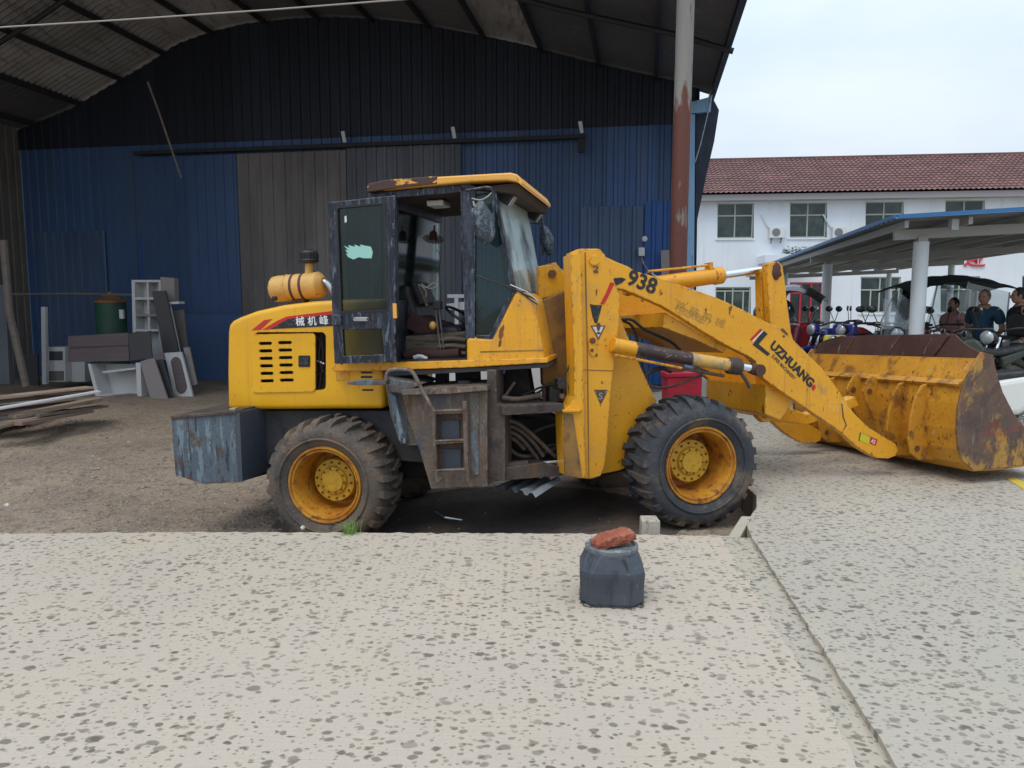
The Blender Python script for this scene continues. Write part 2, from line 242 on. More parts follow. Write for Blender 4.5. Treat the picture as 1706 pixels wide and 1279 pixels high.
M['white_wall'] = pbr('white_plaster', (.70, .74, .78), .85, 0, [((.62, .66, .70), (.4, .4, .2), .4, .65, .9), ((.50, .52, .53), (2.2, 2.2, .18), .56, .72, .55)], .05, 20)
M['trim'] = pbr('grey_eave_trim', (.33, .31, .31), .7)
M['tiles'] = pbr('brown_red_roof_tile', (.145, .068, .06), .75, 0, [((.21, .10, .085), (.7, .7, 2), .45, .62, .9), ((.09, .045, .042), (2.3, 4, 4), .5, .65, .8), ((.2, .16, .14), (9, 9, 9), .62, .7, .6)], .1, 20)
M['pane'] = pbr('dark_green_pane', (.018, .03, .028), .08, 0, [((.05, .075, .065), (.8, .8, .8), .45, .65, .9), ((.012, .018, .018), (2, 2, 2), .5, .6, .7)], spec=.6)
M['alu'] = pbr('pale_olive_frame', (.38, .4, .34), .5)
M['ac_white'] = pbr('white_unit_casing', (.62, .62, .6), .5)
M['ac_grille'] = pbr('grey_fan_grille', (.16, .17, .18), .5)
M['leaf'] = pbr('dark_green_leaf', (.03, .07, .02), .7, 0, [((.06, .11, .03), (6, 6, 6), .4, .65, .8)])
M['grass'] = pbr('fresh_green_grass', (.19, .36, .06), .7, 0, [((.2, .32, .09), (12, 12, 12), .4, .65, .8)])
M['post_white'] = pbr('white_painted_post', (.62, .66, .68), .5, 0, [((.48, .5, .52), (6, 6, 1), .5, .7, .6)])
M['beam'] = pbr('light_grey_beam', (.36, .37, .36), .6)
M['carport_under'] = pbr('grey_sheet_underside', (.21, .22, .225), .6, .1, [((.14, .145, .15), (.5, .5, .5), .4, .65, .8)])
M['carport_top'] = pbr('blue_carport_sheet', (.03, .14, .32), .5)
M['red_sign'] = pbr('red_sign_paint', (.6, .02, .04), .5)
M['pole_grey'] = pbr('grey_weathered_paint', (.24, .23, .205), .7, 0, [((.2, .2, .19), (9, 9, 1.5), .45, .65, .7), ((.18, .045, .025), (15, 15, 2.0), .60, .64, .95)], .15, 30)
M['pole_rust'] = pbr('dark_red_rust', (.11, .03, .022), .8, 0, [((.16, .05, .03), (8, 8, 2), .45, .65, .8), ((.25, .22, .19), (13, 13, 3), .66, .7, .8)], .2, 30)
M['brick'] = pbr('orange_red_brick', (.33, .085, .045), .9, 0, [((.48, .17, .10), (16, 16, 16), .45, .65, .8), ((.2, .06, .04), (34, 34, 34), .55, .66, .8), ((.07, .045, .035), (11, 11, 11), .67, .70, .9), ((.5, .3, .2), (80, 80, 80), .62, .68, .6)], 1.2, 70, 6)
M['drum'] = pbr('slate_grey_plastic', (.036, .044, .058), .42, 0, [((.06, .07, .088), (4, 4, 4), .4, .65, .8), ((.018, .022, .03), (24, 24, 2.2), .54, .62, .85), ((.16, .16, .15), (30, 30, 12), .66, .7, .6)], .12, 30)
M['drum_lid'] = pbr('scuffed_grey_lid', (.14, .165, .175), .5, 0, [((.45, .47, .45), (30, 30, 45), .6, .65, .9), ((.05, .06, .07), (10, 10, 10), .5, .65, .7)], .2, 50)
M['sheetmetal'] = pbr('dusty_grey_sheet_metal', (.30, .33, .35), .5, .4, [((.2, .2, .19), (7, 7, 7), .45, .65, .7)])
M['wood_new'] = pbr('pale_plywood', (.3, .225, .165), .8, 0, [((.22, .16, .115), (1.2, 14, 14), .45, .65, .7)])
M['wood_old'] = pbr('grey_weathered_wood', (.2, .17, .145), .85, 0, [((.13, .105, .085), (1.2, 14, 14), .45, .65, .7)])
M['wood_pink'] = pbr('reddish_board', (.27, .18, .14), .8, 0, [((.2, .13, .1), (1.2, 14, 14), .45, .65, .7)])
M['white_board'] = pbr('white_melamine_board', (.58, .57, .56), .6, 0, [((.45, .43, .42), (2, 2, 2), .5, .7, .6)])
M['brown_board'] = pbr('brown_laminate', (.115, .085, .088), .6, 0, [((.15, .115, .115), (1, 1, 20), .45, .65, .7)])
M['dark_board'] = pbr('charcoal_laminate', (.06, .058, .06), .6)
M['tan_board'] = pbr('greige_laminate', (.27, .235, .22), .6)
M['tank_green'] = pbr('green_tank_paint', (.022, .085, .05), .6, 0, [((.04, .06, .045), (3, 3, 1), .5, .65, .7)])
M['tank_rust'] = pbr('rusty_tank_dome', (.27, .13, .06), .85, 0, [((.17, .075, .04), (4, 4, 4), .45, .65, .8)])
M['litter'] = pbr('dirty_white_litter', (.55, .55, .53), .7)
M['crate_red'] = pbr('red_plastic', (.45, .02, .05), .5, 0, [((.3, .015, .03), (3, 3, 30), .5, .6, .7)])
M['skin'] = pbr('skin', (.36, .19, .125), .6)
M['hair'] = pbr('black_hair', (.015, .012, .01), .7)
M['hair_grey'] = pbr('thinning_grey_hair', (.10, .085, .075), .8)
M['teal'] = pbr('teal_blue_shirt', (.018, .062, .105), .85, 0, [((.01, .03, .06), (9, 9, 4), .45, .65, .7)], .2, 30)
M['dark_shirt'] = pbr('black_shirt', (.012, .013, .018), .85)
M['pink'] = pbr('dusty_pink_top', (.36, .18, .17), .85)
M['trousers'] = pbr('dark_trousers', (.02, .022, .03), .85)
M['c_black'] = pbr('gloss_black_paint', (.01, .011, .012), .25, 0, coat=.3)
M['c_green'] = pbr('dark_green_black_paint', (.022, .033, .022), .25, 0, coat=.3)
M['c_red'] = pbr('glossy_red_paint', (.36, .015, .02), .3, 0, coat=.3)
M['c_blue'] = pbr('glossy_blue_paint', (.015, .025, .2), .3, 0, coat=.3)
M['c_yellow'] = pbr('glossy_yellow_paint', (.6, .46, .01), .35, 0, coat=.3)
M['c_white'] = pbr('glossy_white_paint', (.72, .73, .7), .3, 0, coat=.3)
M['c_silver'] = pbr('silver_paint', (.38, .39, .4), .35, .6)
M['c_maroon'] = pbr('maroon_paint', (.12, .012, .02), .3, 0, coat=.3)
M['mirror'] = pbr('mirror_glass', (.85, .88, .9), .05, 1)
M['rope'] = pbr('pale_cord', (.42, .38, .33), .8)
M['wire'] = pbr('pale_overhead_wire', (.34, .31, .27), .7)
M['lens'] = pbr('clear_headlight_lens', (.42, .45, .47), .12, .3, coat=.5)
M['canopy'] = pbr('dark_green_canopy_cloth', (.03, .055, .055), .6, 0, [((.07, .11, .11), (3, 3, 3), .5, .65, .6)], .1, 10)
M['yellow_line'] = pbr('yellow_line_paint', (.6, .43, .04), .7, 0, [((.4, .36, .28), (20, 20, 20), .55, .65, .7)])

def vary(mat, amt):                      # every sheet or board a little lighter or darker than the next
    n = mat.node_tree.nodes; l = mat.node_tree.links; b = n['Principled BSDF']; inp = b.inputs['Base Color']
    oi = n.new('ShaderNodeObjectInfo'); mr = n.new('ShaderNodeMapRange'); mr.inputs['To Min'].default_value = 1 - amt; mr.inputs['To Max'].default_value = 1 + amt
    l.new(oi.outputs['Random'], mr.inputs['Value']); sc = n.new('ShaderNodeVectorMath'); sc.operation = 'SCALE'
    if inp.links: l.new(inp.links[0].from_socket, sc.inputs[0])
    else: sc.inputs[0].default_value = tuple(inp.default_value)[:3]
    l.new(mr.outputs[0], sc.inputs['Scale']); l.new(sc.outputs[0], inp)
for k_, a_ in (('blue_wall', .22), ('gable_shade', .3), ('grey_wall', .15), ('grey_wall2', .15), ('roof_sheet', .2), ('roof_pale', .25), ('side_wall', .2), ('wood_new', .2), ('wood_old', .25), ('wood_pink', .2), ('carport_under', .12), ('pane', .3)): vary(M[k_], a_)
# the roof post: grey paint above, worn through to red rust towards the foot with a ragged edge
m_ = M['pole_grey']; n_ = m_.node_tree.nodes; l_ = m_.node_tree.links; bs = n_['Principled BSDF']; src = bs.inputs['Base Color'].links[0].from_socket
t_ = n_.new('ShaderNodeTexCoord'); sp_ = n_.new('ShaderNodeSeparateXYZ'); l_.new(t_.outputs['Object'], sp_.inputs[0])
q_ = n_.new('ShaderNodeMapping'); q_.inputs['Scale'].default_value = (6, 6, 1.6); l_.new(t_.outputs['Object'], q_.inputs['Vector'])
x_ = n_.new('ShaderNodeTexNoise'); x_.inputs['Scale'].default_value = 1; x_.inputs['Detail'].default_value = 6; l_.new(q_.outputs[0], x_.inputs['Vector'])
a_ = n_.new('ShaderNodeMath'); a_.operation = 'MULTIPLY_ADD'; a_.inputs[1].default_value = 9.0; l_.new(x_.outputs[0], a_.inputs[0]); l_.new(sp_.outputs[2], a_.inputs[2])
r_ = n_.new('ShaderNodeMapRange'); r_.inputs['From Min'].default_value = 8.5; r_.inputs['From Max'].default_value = 8.0; l_.new(a_.outputs[0], r_.inputs['Value'])
k_ = n_.new('ShaderNodeMixRGB'); l_.new(r_.outputs[0], k_.inputs['Fac']); l_.new(src, k_.inputs[1]); k_.inputs[2].default_value = (.12, .04, .028, 1); l_.new(k_.outputs[0], bs.inputs['Base Color'])

# ------------------------------------------------------------------ geometry helpers
CAM = Vector((0, 0, CAMZ))
def ray(px, py):
    u = (px - CXP) / FPX; v = (CYP - py) / FPX
    return Vector((u, math.cos(PITCH) + v * math.sin(PITCH), -math.sin(PITCH) + v * math.cos(PITCH)))
def gp(px, py, z=0.):                       # point on a level plane
    d = ray(px, py); t = (z - CAMZ) / d.z; return CAM + d * t
def yp(px, py, Y):                          # point on the plane at depth Y
    d = ray(px, py); return CAM + d * (Y / d.y)

class Frame:
    """site/vehicle frame: e along, n across (away from the camera side), z up"""
    def __init__(s, O, yaw, roll=0.):
        s.O = Vector(O); s.e = Vector((math.cos(yaw), math.sin(yaw), 0)); s.p = Vector((-math.sin(yaw), math.cos(yaw), 0))
        s.n = s.p + Vector((0, 0, roll)); s.yaw = yaw; s.roll = roll
    def sz(s, px, py, o=0.):
        d = ray(px, py); q = s.O + s.n * o - CAM
        t = q.dot(s.p) / d.dot(s.p); P = CAM + d * t - s.O - s.n * o
        return (P.dot(s.e), P.z)
    def w(s, a, o, z): return s.O + s.e * a + s.n * o + Vector((0, 0, z))
    def pt(s, px, py, o=0.):
        a, z = s.sz(px, py, o); return s.w(a, o, z)

def tag(o, label=None, cat=None, group=None, kind=None):
    if label: o['label'] = label
    if cat: o['category'] = cat
    if group: o['group'] = group
    if kind: o['kind'] = kind
    return o
def empty(name, loc=(0, 0, 0), rz=0, label=None, cat=None, group=None, world=False):
    o = bpy.data.objects.new(name, None); col.objects.link(o); o.location = loc; o.rotation_euler = (0, 0, rz)
    o.empty_display_size = .2
    WORLD[o.name] = world
    return tag(o, label, cat, group)
WORLD = {}
def attach(o, parent):
    if parent is not None:
        o.parent = parent
        if WORLD.get(parent.name): o.matrix_parent_inverse = Matrix.Translation(-Vector(parent.location))
    return o
def mesh_obj(name, verts, faces, mat, parent=None, smooth=False, bevel=0., mats=None, fm=None, seg=2, fix=True):
    me = bpy.data.meshes.new(name); me.from_pydata([tuple(v) for v in verts], [], faces)
    if fix:
        bm = bmesh.new(); bm.from_mesh(me); bmesh.ops.recalc_face_normals(bm, faces=bm.faces); bm.to_mesh(me); bm.free()
    if mats:
        for x in mats: me.materials.append(x)
        if fm:
            for p, i in zip(me.polygons, fm): p.material_index = i
    else: me.materials.append(mat)
    if smooth:
        for p in me.polygons: p.use_smooth = True
        try: me.set_sharp_from_angle(angle=R(38))
        except Exception: pass
    o = bpy.data.objects.new(name, me); col.objects.link(o)
    if bevel:
        b = o.modifiers.new('bevel', 'BEVEL'); b.width = bevel; b.segments = seg; b.limit_method = 'ANGLE'; b.angle_limit = R(35)
        b.harden_normals = False
    return attach(o, parent)

class MB:
    def __init__(s): s.v = []; s.f = []
    def add(s, vs, fs):
        k = len(s.v); s.v += [Vector(v) for v in vs]; s.f += [tuple(i + k for i in f) for f in fs]; return s
    def box(s, c, d, rot=None):
        c = Vector(c); hx, hy, hz = d[0] / 2, d[1] / 2, d[2] / 2
        vs = [Vector((x, y, z)) for x in (-hx, hx) for y in (-hy, hy) for z in (-hz, hz)]
        if rot is not None: vs = [rot @ v for v in vs]
        return s.add([c + v for v in vs], [(0, 1, 3, 2), (4, 6, 7, 5), (0, 4, 5, 1), (2, 3, 7, 6), (0, 2, 6, 4), (1, 5, 7, 3)])
    def bar(s, a, b, wd, ht, up=(0, 0, 1)):
        a, b = Vector(a), Vector(b); x = (b - a); ln = x.length; x.normalize(); u = Vector(up)
        y = u.cross(x)
        if y.length < 1e-4: y = Vector((0, 1, 0)).cross(x)
        y.normalize(); z = x.cross(y)
        rot = Matrix((x, y, z)).transposed()
        return s.box((a + b) / 2, (ln, wd, ht), rot)
    def tube(s, path, r, n=10, closed=False):
        P = [Vector(p) for p in path]; rr = r if isinstance(r, (list, tuple)) else [r] * len(P)
        m = len(P); T = []
        for i in range(m):
            a = P[i - 1] if i or closed else P[i]; b = P[(i + 1) % m] if i < m - 1 or closed else P[i]
            T.append((b - a).normalized())
        ref = Vector((0, 0, 1)) if abs(T[0].z) < .9 else Vector((1, 0, 0))
        u = T[0].cross(ref).normalized(); vs = []
        for i in range(m):
            u = (u - T[i] * u.dot(T[i])); u.normalize(); v = T[i].cross(u)
            for k in range(n):
                a = 2 * math.pi * k / n; vs.append(P[i] + (u * math.cos(a) + v * math.sin(a)) * rr[i])
        fs = []
        for i in range(m if closed else m - 1):
            j = (i + 1) % m
            for k in range(n): fs.append((i * n + k, i * n + (k + 1) % n, j * n + (k + 1) % n, j * n + k))
        if not closed: fs.append(tuple(range(n))[::-1]); fs.append(tuple((m - 1) * n + k for k in range(n)))
        return s.add(vs, fs)
    def lathe(s, prof, axis_o, axis, n=32, closed=False, capends=True):
        """prof: (along, radius)"""
        A = Vector(axis).normalized(); O = Vector(axis_o); ref = Vector((0, 0, 1)) if abs(A.z) < .9 else Vector((1, 0, 0))
        u = A.cross(ref).normalized(); v = A.cross(u); vs = []; fs = []
        for (h, r) in prof:
            for k in range(n):
                a = 2 * math.pi * k / n; vs.append(O + A * h + (u * math.cos(a) + v * math.sin(a)) * max(r, 1e-4))
        m = len(prof)
        for i in range(m if closed else m - 1):
            j = (i + 1) % m
            for k in range(n): fs.append((i * n + k, i * n + (k + 1) % n, j * n + (k + 1) % n, j * n + k))
        if capends and not closed: fs.append(tuple(range(n))[::-1]); fs.append(tuple((m - 1) * n + k for k in range(n)))
        return s.add(vs, fs)
    def ell(s, c, r, nu=12, nv=8, rot=None):
        c = Vector(c); vs = []; fs = []
        for i in range(nv + 1):
            th = math.pi * i / nv
            for k in range(nu):
                a = 2 * math.pi * k / nu; p = Vector((r[0] * math.sin(th) * math.cos(a), r[1] * math.sin(th) * math.sin(a), r[2] * math.cos(th)))
                if rot is not None: p = rot @ p
                vs.append(c + p)
        for i in range(nv):
            for k in range(nu): fs.append((i * nu + k, (i + 1) * nu + k, (i + 1) * nu + (k + 1) % nu, i * nu + (k + 1) % nu))
        return s.add(vs, fs)
    def prism(s, F, o0, o1, pts, holes=()):
        """pts in (s,z) of frame F, extruded across from o0 to o1"""
        loops = [pts] + list(holes); flat = [p for lp in loops for p in lp]; nn = len(flat)
        tris = tessellate_polygon([[Vector((p[0], p[1], 0)) for p in lp] for lp in loops])
        vs = [F.w(p[0], o0, p[1]) for p in flat] + [F.w(p[0], o1, p[1]) for p in flat]
        fs = []
        if holes:
            fs += [tuple(t) for t in tris] + [tuple(i + nn for i in t[::-1]) for t in tris]
        else:
            fs += [tuple(range(nn)), tuple(range(nn, 2 * nn))[::-1]]
        k = 0
        for lp in loops:
            m = len(lp)
            for i in range(m): a, b = k + i, k + (i + 1) % m; fs.append((a, b, b + nn, a + nn))
            k += m
        return s.add(vs, fs)
    def build(s, name, mat, parent=None, **k): return mesh_obj(name, s.v, s.f, mat, parent, **k)

def pxpoly(F, o, pts): return [F.sz(x, y, o) for x, y in pts]
def plate(name, F, o0, o1, pts, mat, parent=None, holes=(), bevel=.004, **k):
    """outline given as seen on the plane o0, real thickness to o1"""
    mb = MB().prism(F, o0, o1, pxpoly(F, o0, pts), [pxpoly(F, o0, h) for h in holes])
    return mb.build(name, mat, parent, bevel=bevel, **k)
def circle_px(cx, cy, rx, ry=None, n=16):
    ry = ry or rx; return [(cx + rx * math.cos(2 * math.pi * i / n), cy + ry * math.sin(2 * math.pi * i / n)) for i in range(n)]
def rrect(x0, y0, x1, y1, r, n=4, sl=0.):
    pts = []
    for (cx, cy, a0) in ((x1 - r, y0 + r, -90), (x1 - r, y1 - r, 0), (x0 + r, y1 - r, 90), (x0 + r, y0 + r, 180)):
        for i in range(n + 1):
            a = R(a0 + 90 * i / n); x = cx + r * math.cos(a); y = cy + r * math.sin(a); pts.append((x, y + sl * (x - x0)))
    return pts
def arc_smooth(pts, it=2, closed=False):
    for _ in range(it):
        q = []
        m = len(pts)
        if not closed: q.append(pts[0])
        for i in range(m if closed else m - 1):
            a, b = Vector(pts[i]), Vector(pts[(i + 1) % m]); q += [a * .75 + b * .25, a * .25 + b * .75]
        if not closed: q.append(pts[-1])
        pts = q
    return [Vector(p) for p in pts]
def text_on(F, o, A, B, body, mat, parent, name='lettering', shear=0., hscale=1., bold=.0, thick=.0015):
    """lettering whose baseline runs from photo point A to B on the plane o of frame F"""
    cu = bpy.data.curves.new(name, 'FONT'); cu.body = body; cu.size = 1; cu.offset = bold; cu.shear = shear; cu.resolution_u = 3
    t = bpy.data.objects.new(name + '_tmp', cu); col.objects.link(t)
    dg = bpy.context.evaluated_depsgraph_get(); me = bpy.data.meshes.new_from_object(t.evaluated_get(dg)); bpy.data.objects.remove(t)
    xs = [v.co.x for v in me.vertices]; x0, x1 = min(xs), max(xs)
    a = Vector(F.sz(*A, o)); b = Vector(F.sz(*B, o)); dx = (b - a); sc = dx.length / (x1 - x0); ux = dx.normalized(); uy = Vector((-ux.y, ux.x))
    vs = []
    for v in me.vertices:
        p = a + ux * ((v.co.x - x0) * sc) + uy * (v.co.y * sc * hscale); vs.append(F.w(p.x, o, p.y))
    fs = [tuple(p.vertices) for p in me.polygons]; n = len(vs)
    bpy.data.meshes.remove(me)
    vs2 = vs + [v + F.n * thick for v in vs]
    ed = {}
    for f in fs:
        for i in range(len(f)):
            e = (f[i], f[(i + 1) % len(f)]); k = (min(e), max(e)); ed[k] = None if k in ed else e
    fs2 = list(fs) + [tuple(i + n for i in f[::-1]) for f in fs] + [(e[1], e[0], e[0] + n, e[1] + n) for e in ed.values() if e]
    return mesh_obj(name, vs2, fs2, mat, parent, fix=False)
# ------------------------------------------------------------------ ground
g = MB().add([(-1500, -400, -.9), (1500, -400, -.9), (1500, 1500, -.9), (-1500, 1500, -.9)], [(0, 1, 2, 3)]).build('ground', M['dirt'])
tag(g, kind='structure')
def dirt_z(x, y):
    base = -.40 + .17 * max(0, min(1, (x + 1.6) / 3.0)) * (1 if y < 9 else max(0, 1 - (y - 9) / 4))
    base += .16 * max(0, min(1, (y - 7.5) / 6))
    if y < 5.9 and x < -1.9: base += .30 * min(1, (5.9 - y) / .7) * min(1, (-1.9 - x) / .6)
    return base + .05 * (mnoise.noise(Vector((x * .7, y * .7, 0)))) + .022 * mnoise.noise(Vector((x * 3, y * 3, 2))) + .010 * mnoise.noise(Vector((x * 11, y * 11, 5)))
def grid_obj(name, x0, x1, y0, y1, nx, ny, fz, mat, cut=None):
    vs = []; fs = []
    for j in range(ny + 1):
        tt = j / ny; y = y0 + (y1 - y0) * tt ** 1.5
        for i in range(nx + 1):
            x = x0 + (x1 - x0) * i / nx; vs.append((x, y, fz(x, y)))
    for j in range(ny):
        for i in range(nx):
            a = j * (nx + 1) + i; fs.append((a, a + 1, a + nx + 2, a + nx + 1))
    return mesh_obj(name, vs, fs, mat, smooth=True, fix=False)
tag(grid_obj('dirt_ground', -22, 4.5, 5.0, 24, 330, 170, dirt_z, M['dirt']), kind='structure')
# darker patch of ground under the machine: slightly above the dirt
def patch(name, cx, cy, rx, ry, ang, mat, lift=.006):
    vs = [(cx, cy, dirt_z(cx, cy) + lift)]; fs = []; ca, sa = math.cos(ang), math.sin(ang); n = 48; rings = 10
    for k in range(1, rings + 1):
        for i in range(n):
            a = 2 * math.pi * i / n; q = k / rings * (1 + .18 * mnoise.noise(Vector((math.cos(a) * 2, math.sin(a) * 2, cx)))) ; x = rx * q * math.cos(a); y = ry * q * math.sin(a)
            X = cx + x * ca - y * sa; Y = cy + x * sa + y * ca; vs.append((X, Y, dirt_z(X, Y) + (lift if k < rings else -.01)))
    for i in range(n): fs.append((0, 1 + i, 1 + (i + 1) % n))
    for k in range(rings - 1):
        for i in range(n):
            a = 1 + k * n + i; b = 1 + k * n + (i + 1) % n; fs.append((a, a + n, b + n, b))
    return tag(mesh_obj(name, vs, fs, mat, smooth=True), kind='structure')
patch('dark_ground', -.25, 6.5, 1.9, 1.2, 0, M['dark_dirt'], .02)

# foreground slab, slightly ragged far edge
TA, TB = gp(1203, 893), gp(1440, 1279)        # near side edge of the joint trench
tdir = (TA - TB).normalized()
def jag(a, b, n, am, seed):
    a, b = Vector(a), Vector(b); out = []
    d = (b - a).normalized(); nrm = Vector((-d.y, d.x, 0))
    for i in range(n):
        t = i / n; out.append(a.lerp(b, t) + nrm * am * (mnoise.noise(Vector((i * .37, seed, 0))) + .6 * mnoise.noise(Vector((i * 1.1, seed, 3)))))
    return out
def slab(name, pts, z0, z1, mat, bevel=.012):
    n = len(pts); vs = [(p[0], p[1], z1) for p in pts] + [(p[0], p[1], z0) for p in pts]
    tr = tessellate_polygon([[Vector((p[0], p[1], 0)) for p in pts]])
    fs = [tuple(t) for t in tr] + [(i, (i + 1) % n, (i + 1) % n + n, i + n) for i in range(n)]
    return tag(mesh_obj(name, vs, fs, mat), kind='structure')
e0 = gp(-400, 893); e1 = gp(300, 886); e2 = gp(1000, 889); e3 = gp(1200, 893)
far = jag(e0, e1, 60, .035, 1) + jag(e1, e2, 90, .03, 2) + jag(e2, e3, 24, .02, 3)
bt = TB - tdir * 3.5
side = jag(e3, bt, 110, .026, 4)
slab('concrete_slab', [Vector((-16, e0.y, 0))] + far + side + [Vector((bt.x, -4, 0)), Vector((-16, -4, 0))], -.55, 0, M['slab'])
# yard on the right of the trench, with the pit around the front wheels
YA, YB = gp(1252, 893), gp(1497, 1279)
ydir = (YA - YB).normalized(); yb = YB - ydir * 3.5
ys = jag(yb, YA, 110, .012, 8)
pit = [Vector((1.70, 5.35, 0)), Vector((1.78, 5.55, 0)), Vector((1.93, 5.85, 0)), Vector((2.04, 6.2, 0)), Vector((2.06, 6.8, 0)), Vector((2.0, 8.6, 0)), Vector((2.0, 13, 0)), Vector((3.4, 14.4, 0)), Vector((3.9, 18, 0)), Vector((5.0, 24, 0)), Vector((-30, 30, 0)), Vector((-60, 60, 0))]
slab('concrete_yard', ys + [YA] + pit + [Vector((90, 60, 0)), Vector((90, -4, 0)), Vector((yb.x, -4, 0))], -.6, 0, M['yard'])
# trench floor
tf = []
for i in range(61):
    p = (TB - tdir * 3.5).lerp(TA + tdir * .05, i / 60); q = (YB - ydir * 3.5).lerp(YA + ydir * .05, i / 60)
    for k in range(5):
        c = p.lerp(q, -.45 + 1.55 * k / 4); dz = -.005 - .006 * k + .010 * mnoise.noise(Vector((i * .9, k * .8, 0))) + .006 * mnoise.noise(Vector((i * 2.3, k * 2, 5)))
        tf.append((c.x, c.y, dz))
tag(mesh_obj('trench_floor', tf, [(i * 5 + k, i * 5 + k + 1, (i + 1) * 5 + k + 1, (i + 1) * 5 + k) for i in range(60) for k in range(4)], M['trench_floor'], smooth=True), kind='structure')
# yellow painted mark at the right edge
a = [gp(1676, 797), gp(1690, 795), gp(1730, 816), gp(1712, 820)]
tag(MB().add([(p.x, p.y, .004) for p in a], [(0, 1, 2, 3)]).build('painted_line', M['yellow_line']), kind='structure')
def chunk(name, pts_top, z0, z1, mat, label, cat, bevel=.012, tilt=(0, 0)):
    n = len(pts_top); c = sum((Vector(p) for p in pts_top), Vector((0, 0))) / n
    vs = [(p[0], p[1], z1 + (p[0] - c.x) * tilt[0] + (p[1] - c.y) * tilt[1]) for p in pts_top] + [(c.x + (p[0] - c.x) * 1.12, c.y + (p[1] - c.y) * 1.12, z0) for p in pts_top]
    o = mesh_obj(name, vs, [tuple(range(n)), tuple(range(n, 2 * n))[::-1]] + [(i, (i + 1) % n, (i + 1) % n + n, i + n) for i in range(n)], mat, bevel=bevel)
    return tag(o, label, cat)
p = gp(1066, 880, 0); 
cb = MB()
q0 = yp(1067, 864, 5.27); q1 = yp(1098, 866, 5.27)
chunk('concrete_block', [(q0.x, 5.22), (q1.x, 5.22), (q1.x - .005, 5.36), (q0.x + .01, 5.36)], -.5, q0.z, M['yard'], 'pale concrete block standing at the slab edge left of the front tyre', 'concrete block', .008)
chunk('concrete_chunk', [(1.50, 5.24), (1.60, 5.22), (1.78, 5.50), (1.72, 5.56)], -.5, -.03, M['trench'], 'broken sloping concrete chunk wedged beside the front tyre at the trench head', 'concrete chunk', .01, (.35, .1))

# pebbles in the dirt
mb = MB(); rnd = random.Random(3)
for i in range(9000):
    x = rnd.uniform(-7.5, 1.6); y = 5.25 + (rnd.random() ** 1.8) * 8
    if x > -1.8 and y > 7.5: continue
    r = rnd.uniform(.008, .028) * (1.0 if rnd.random() < .93 else 1.7); z = dirt_z(x, y)
    a = rnd.random() * 6.28; ca, sa = math.cos(a) * r, math.sin(a) * r
    mb.add([(x + ca, y + sa, z), (x - sa, y + ca * rnd.uniform(.6, 1), z), (x - ca, y - sa, z), (x + sa, y - ca, z), (x + rnd.uniform(-.3, .3) * r, y, z + r * rnd.uniform(.4, .8))], [(0, 1, 4), (1, 2, 4), (2, 3, 4), (3, 0, 4)])
tag(mb.build('pebbles', M['stone'], fix=False), kind='stuff')

def litter(px, py, z, s, label, mat=M['litter'], name='litter', cat='litter', n=7):
    c = gp(px, py, z); r2 = random.Random(int(px)); pts = [(c.x + s * math.cos(6.28 * i / n) * r2.uniform(.5, 1.2), c.y + s * math.sin(6.28 * i / n) * r2.uniform(.5, 1.2), z + r2.uniform(.0, .02)) for i in range(n)]
    vs = pts + [(x, y, zz + .008) for x, y, zz in pts] + [(c.x, c.y, z + .035)]
    fs = [tuple(range(n))[::-1]] + [(i, (i + 1) % n, (i + 1) % n + n, i + n) for i in range(n)] + [(i + n, (i + 1) % n + n, 2 * n) for i in range(n)]
    return tag(mesh_obj(name, vs, fs, mat), label, cat)
litter(11, 844, -.2, .03, 'crumpled white scrap on the dirt at the left edge')
litter(155, 798, -.25, .045, 'flat pale scrap of card on the dirt left of the counterweight', M['tan_board'])
litter(505, 686 + 196, -.15, .02, 'tiny pale scrap at the slab edge left of the rear wheel')
c0 = gp(725, 852, -.3)
tag(MB().tube([gp(725, 852, -.28), gp(742, 862, -.27), gp(770, 866, -.28)], [.008, .012, .006], 6).build('twig', M['steel']), 'thin grey strip lying on the dark dirt under the machine', 'scrap strip')

# grass tuft at the rear tyre
mb = MB(); rnd = random.Random(11); c = gp(582, 889, 0)
for i in range(110):
    a = rnd.uniform(0, 6.28); L0 = rnd.uniform(.05, .13); bx = c.x + rnd.gauss(0, .028); by = c.y + .0 + rnd.gauss(0, .02); lean = rnd.uniform(.2, 1.1)
    d = Vector((math.cos(a), math.sin(a) * .6, 0)); wv = Vector((-d.y, d.x, 0)) * rnd.uniform(.0018, .003)
    P = [Vector((bx, by, -.01)) + d * (L0 * lean * t * t) + Vector((0, 0, (L0 + .03) * t * (1 - .35 * lean * t * t))) for t in (0, .35, .7, 1)]
    vs = []
    for k, q in enumerate(P): vs += [q - wv * (1 - k / 3.2), q + wv * (1 - k / 3.2)]
    mb.add(vs, [(0, 1, 3, 2), (2, 3, 5, 4), (4, 5, 7, 6)])
tag(mb.build('grass_tuft', M['grass'], fix=False), 'small bright green grass tuft growing at the slab edge beside the rear tyre', 'grass tuft', kind='stuff')

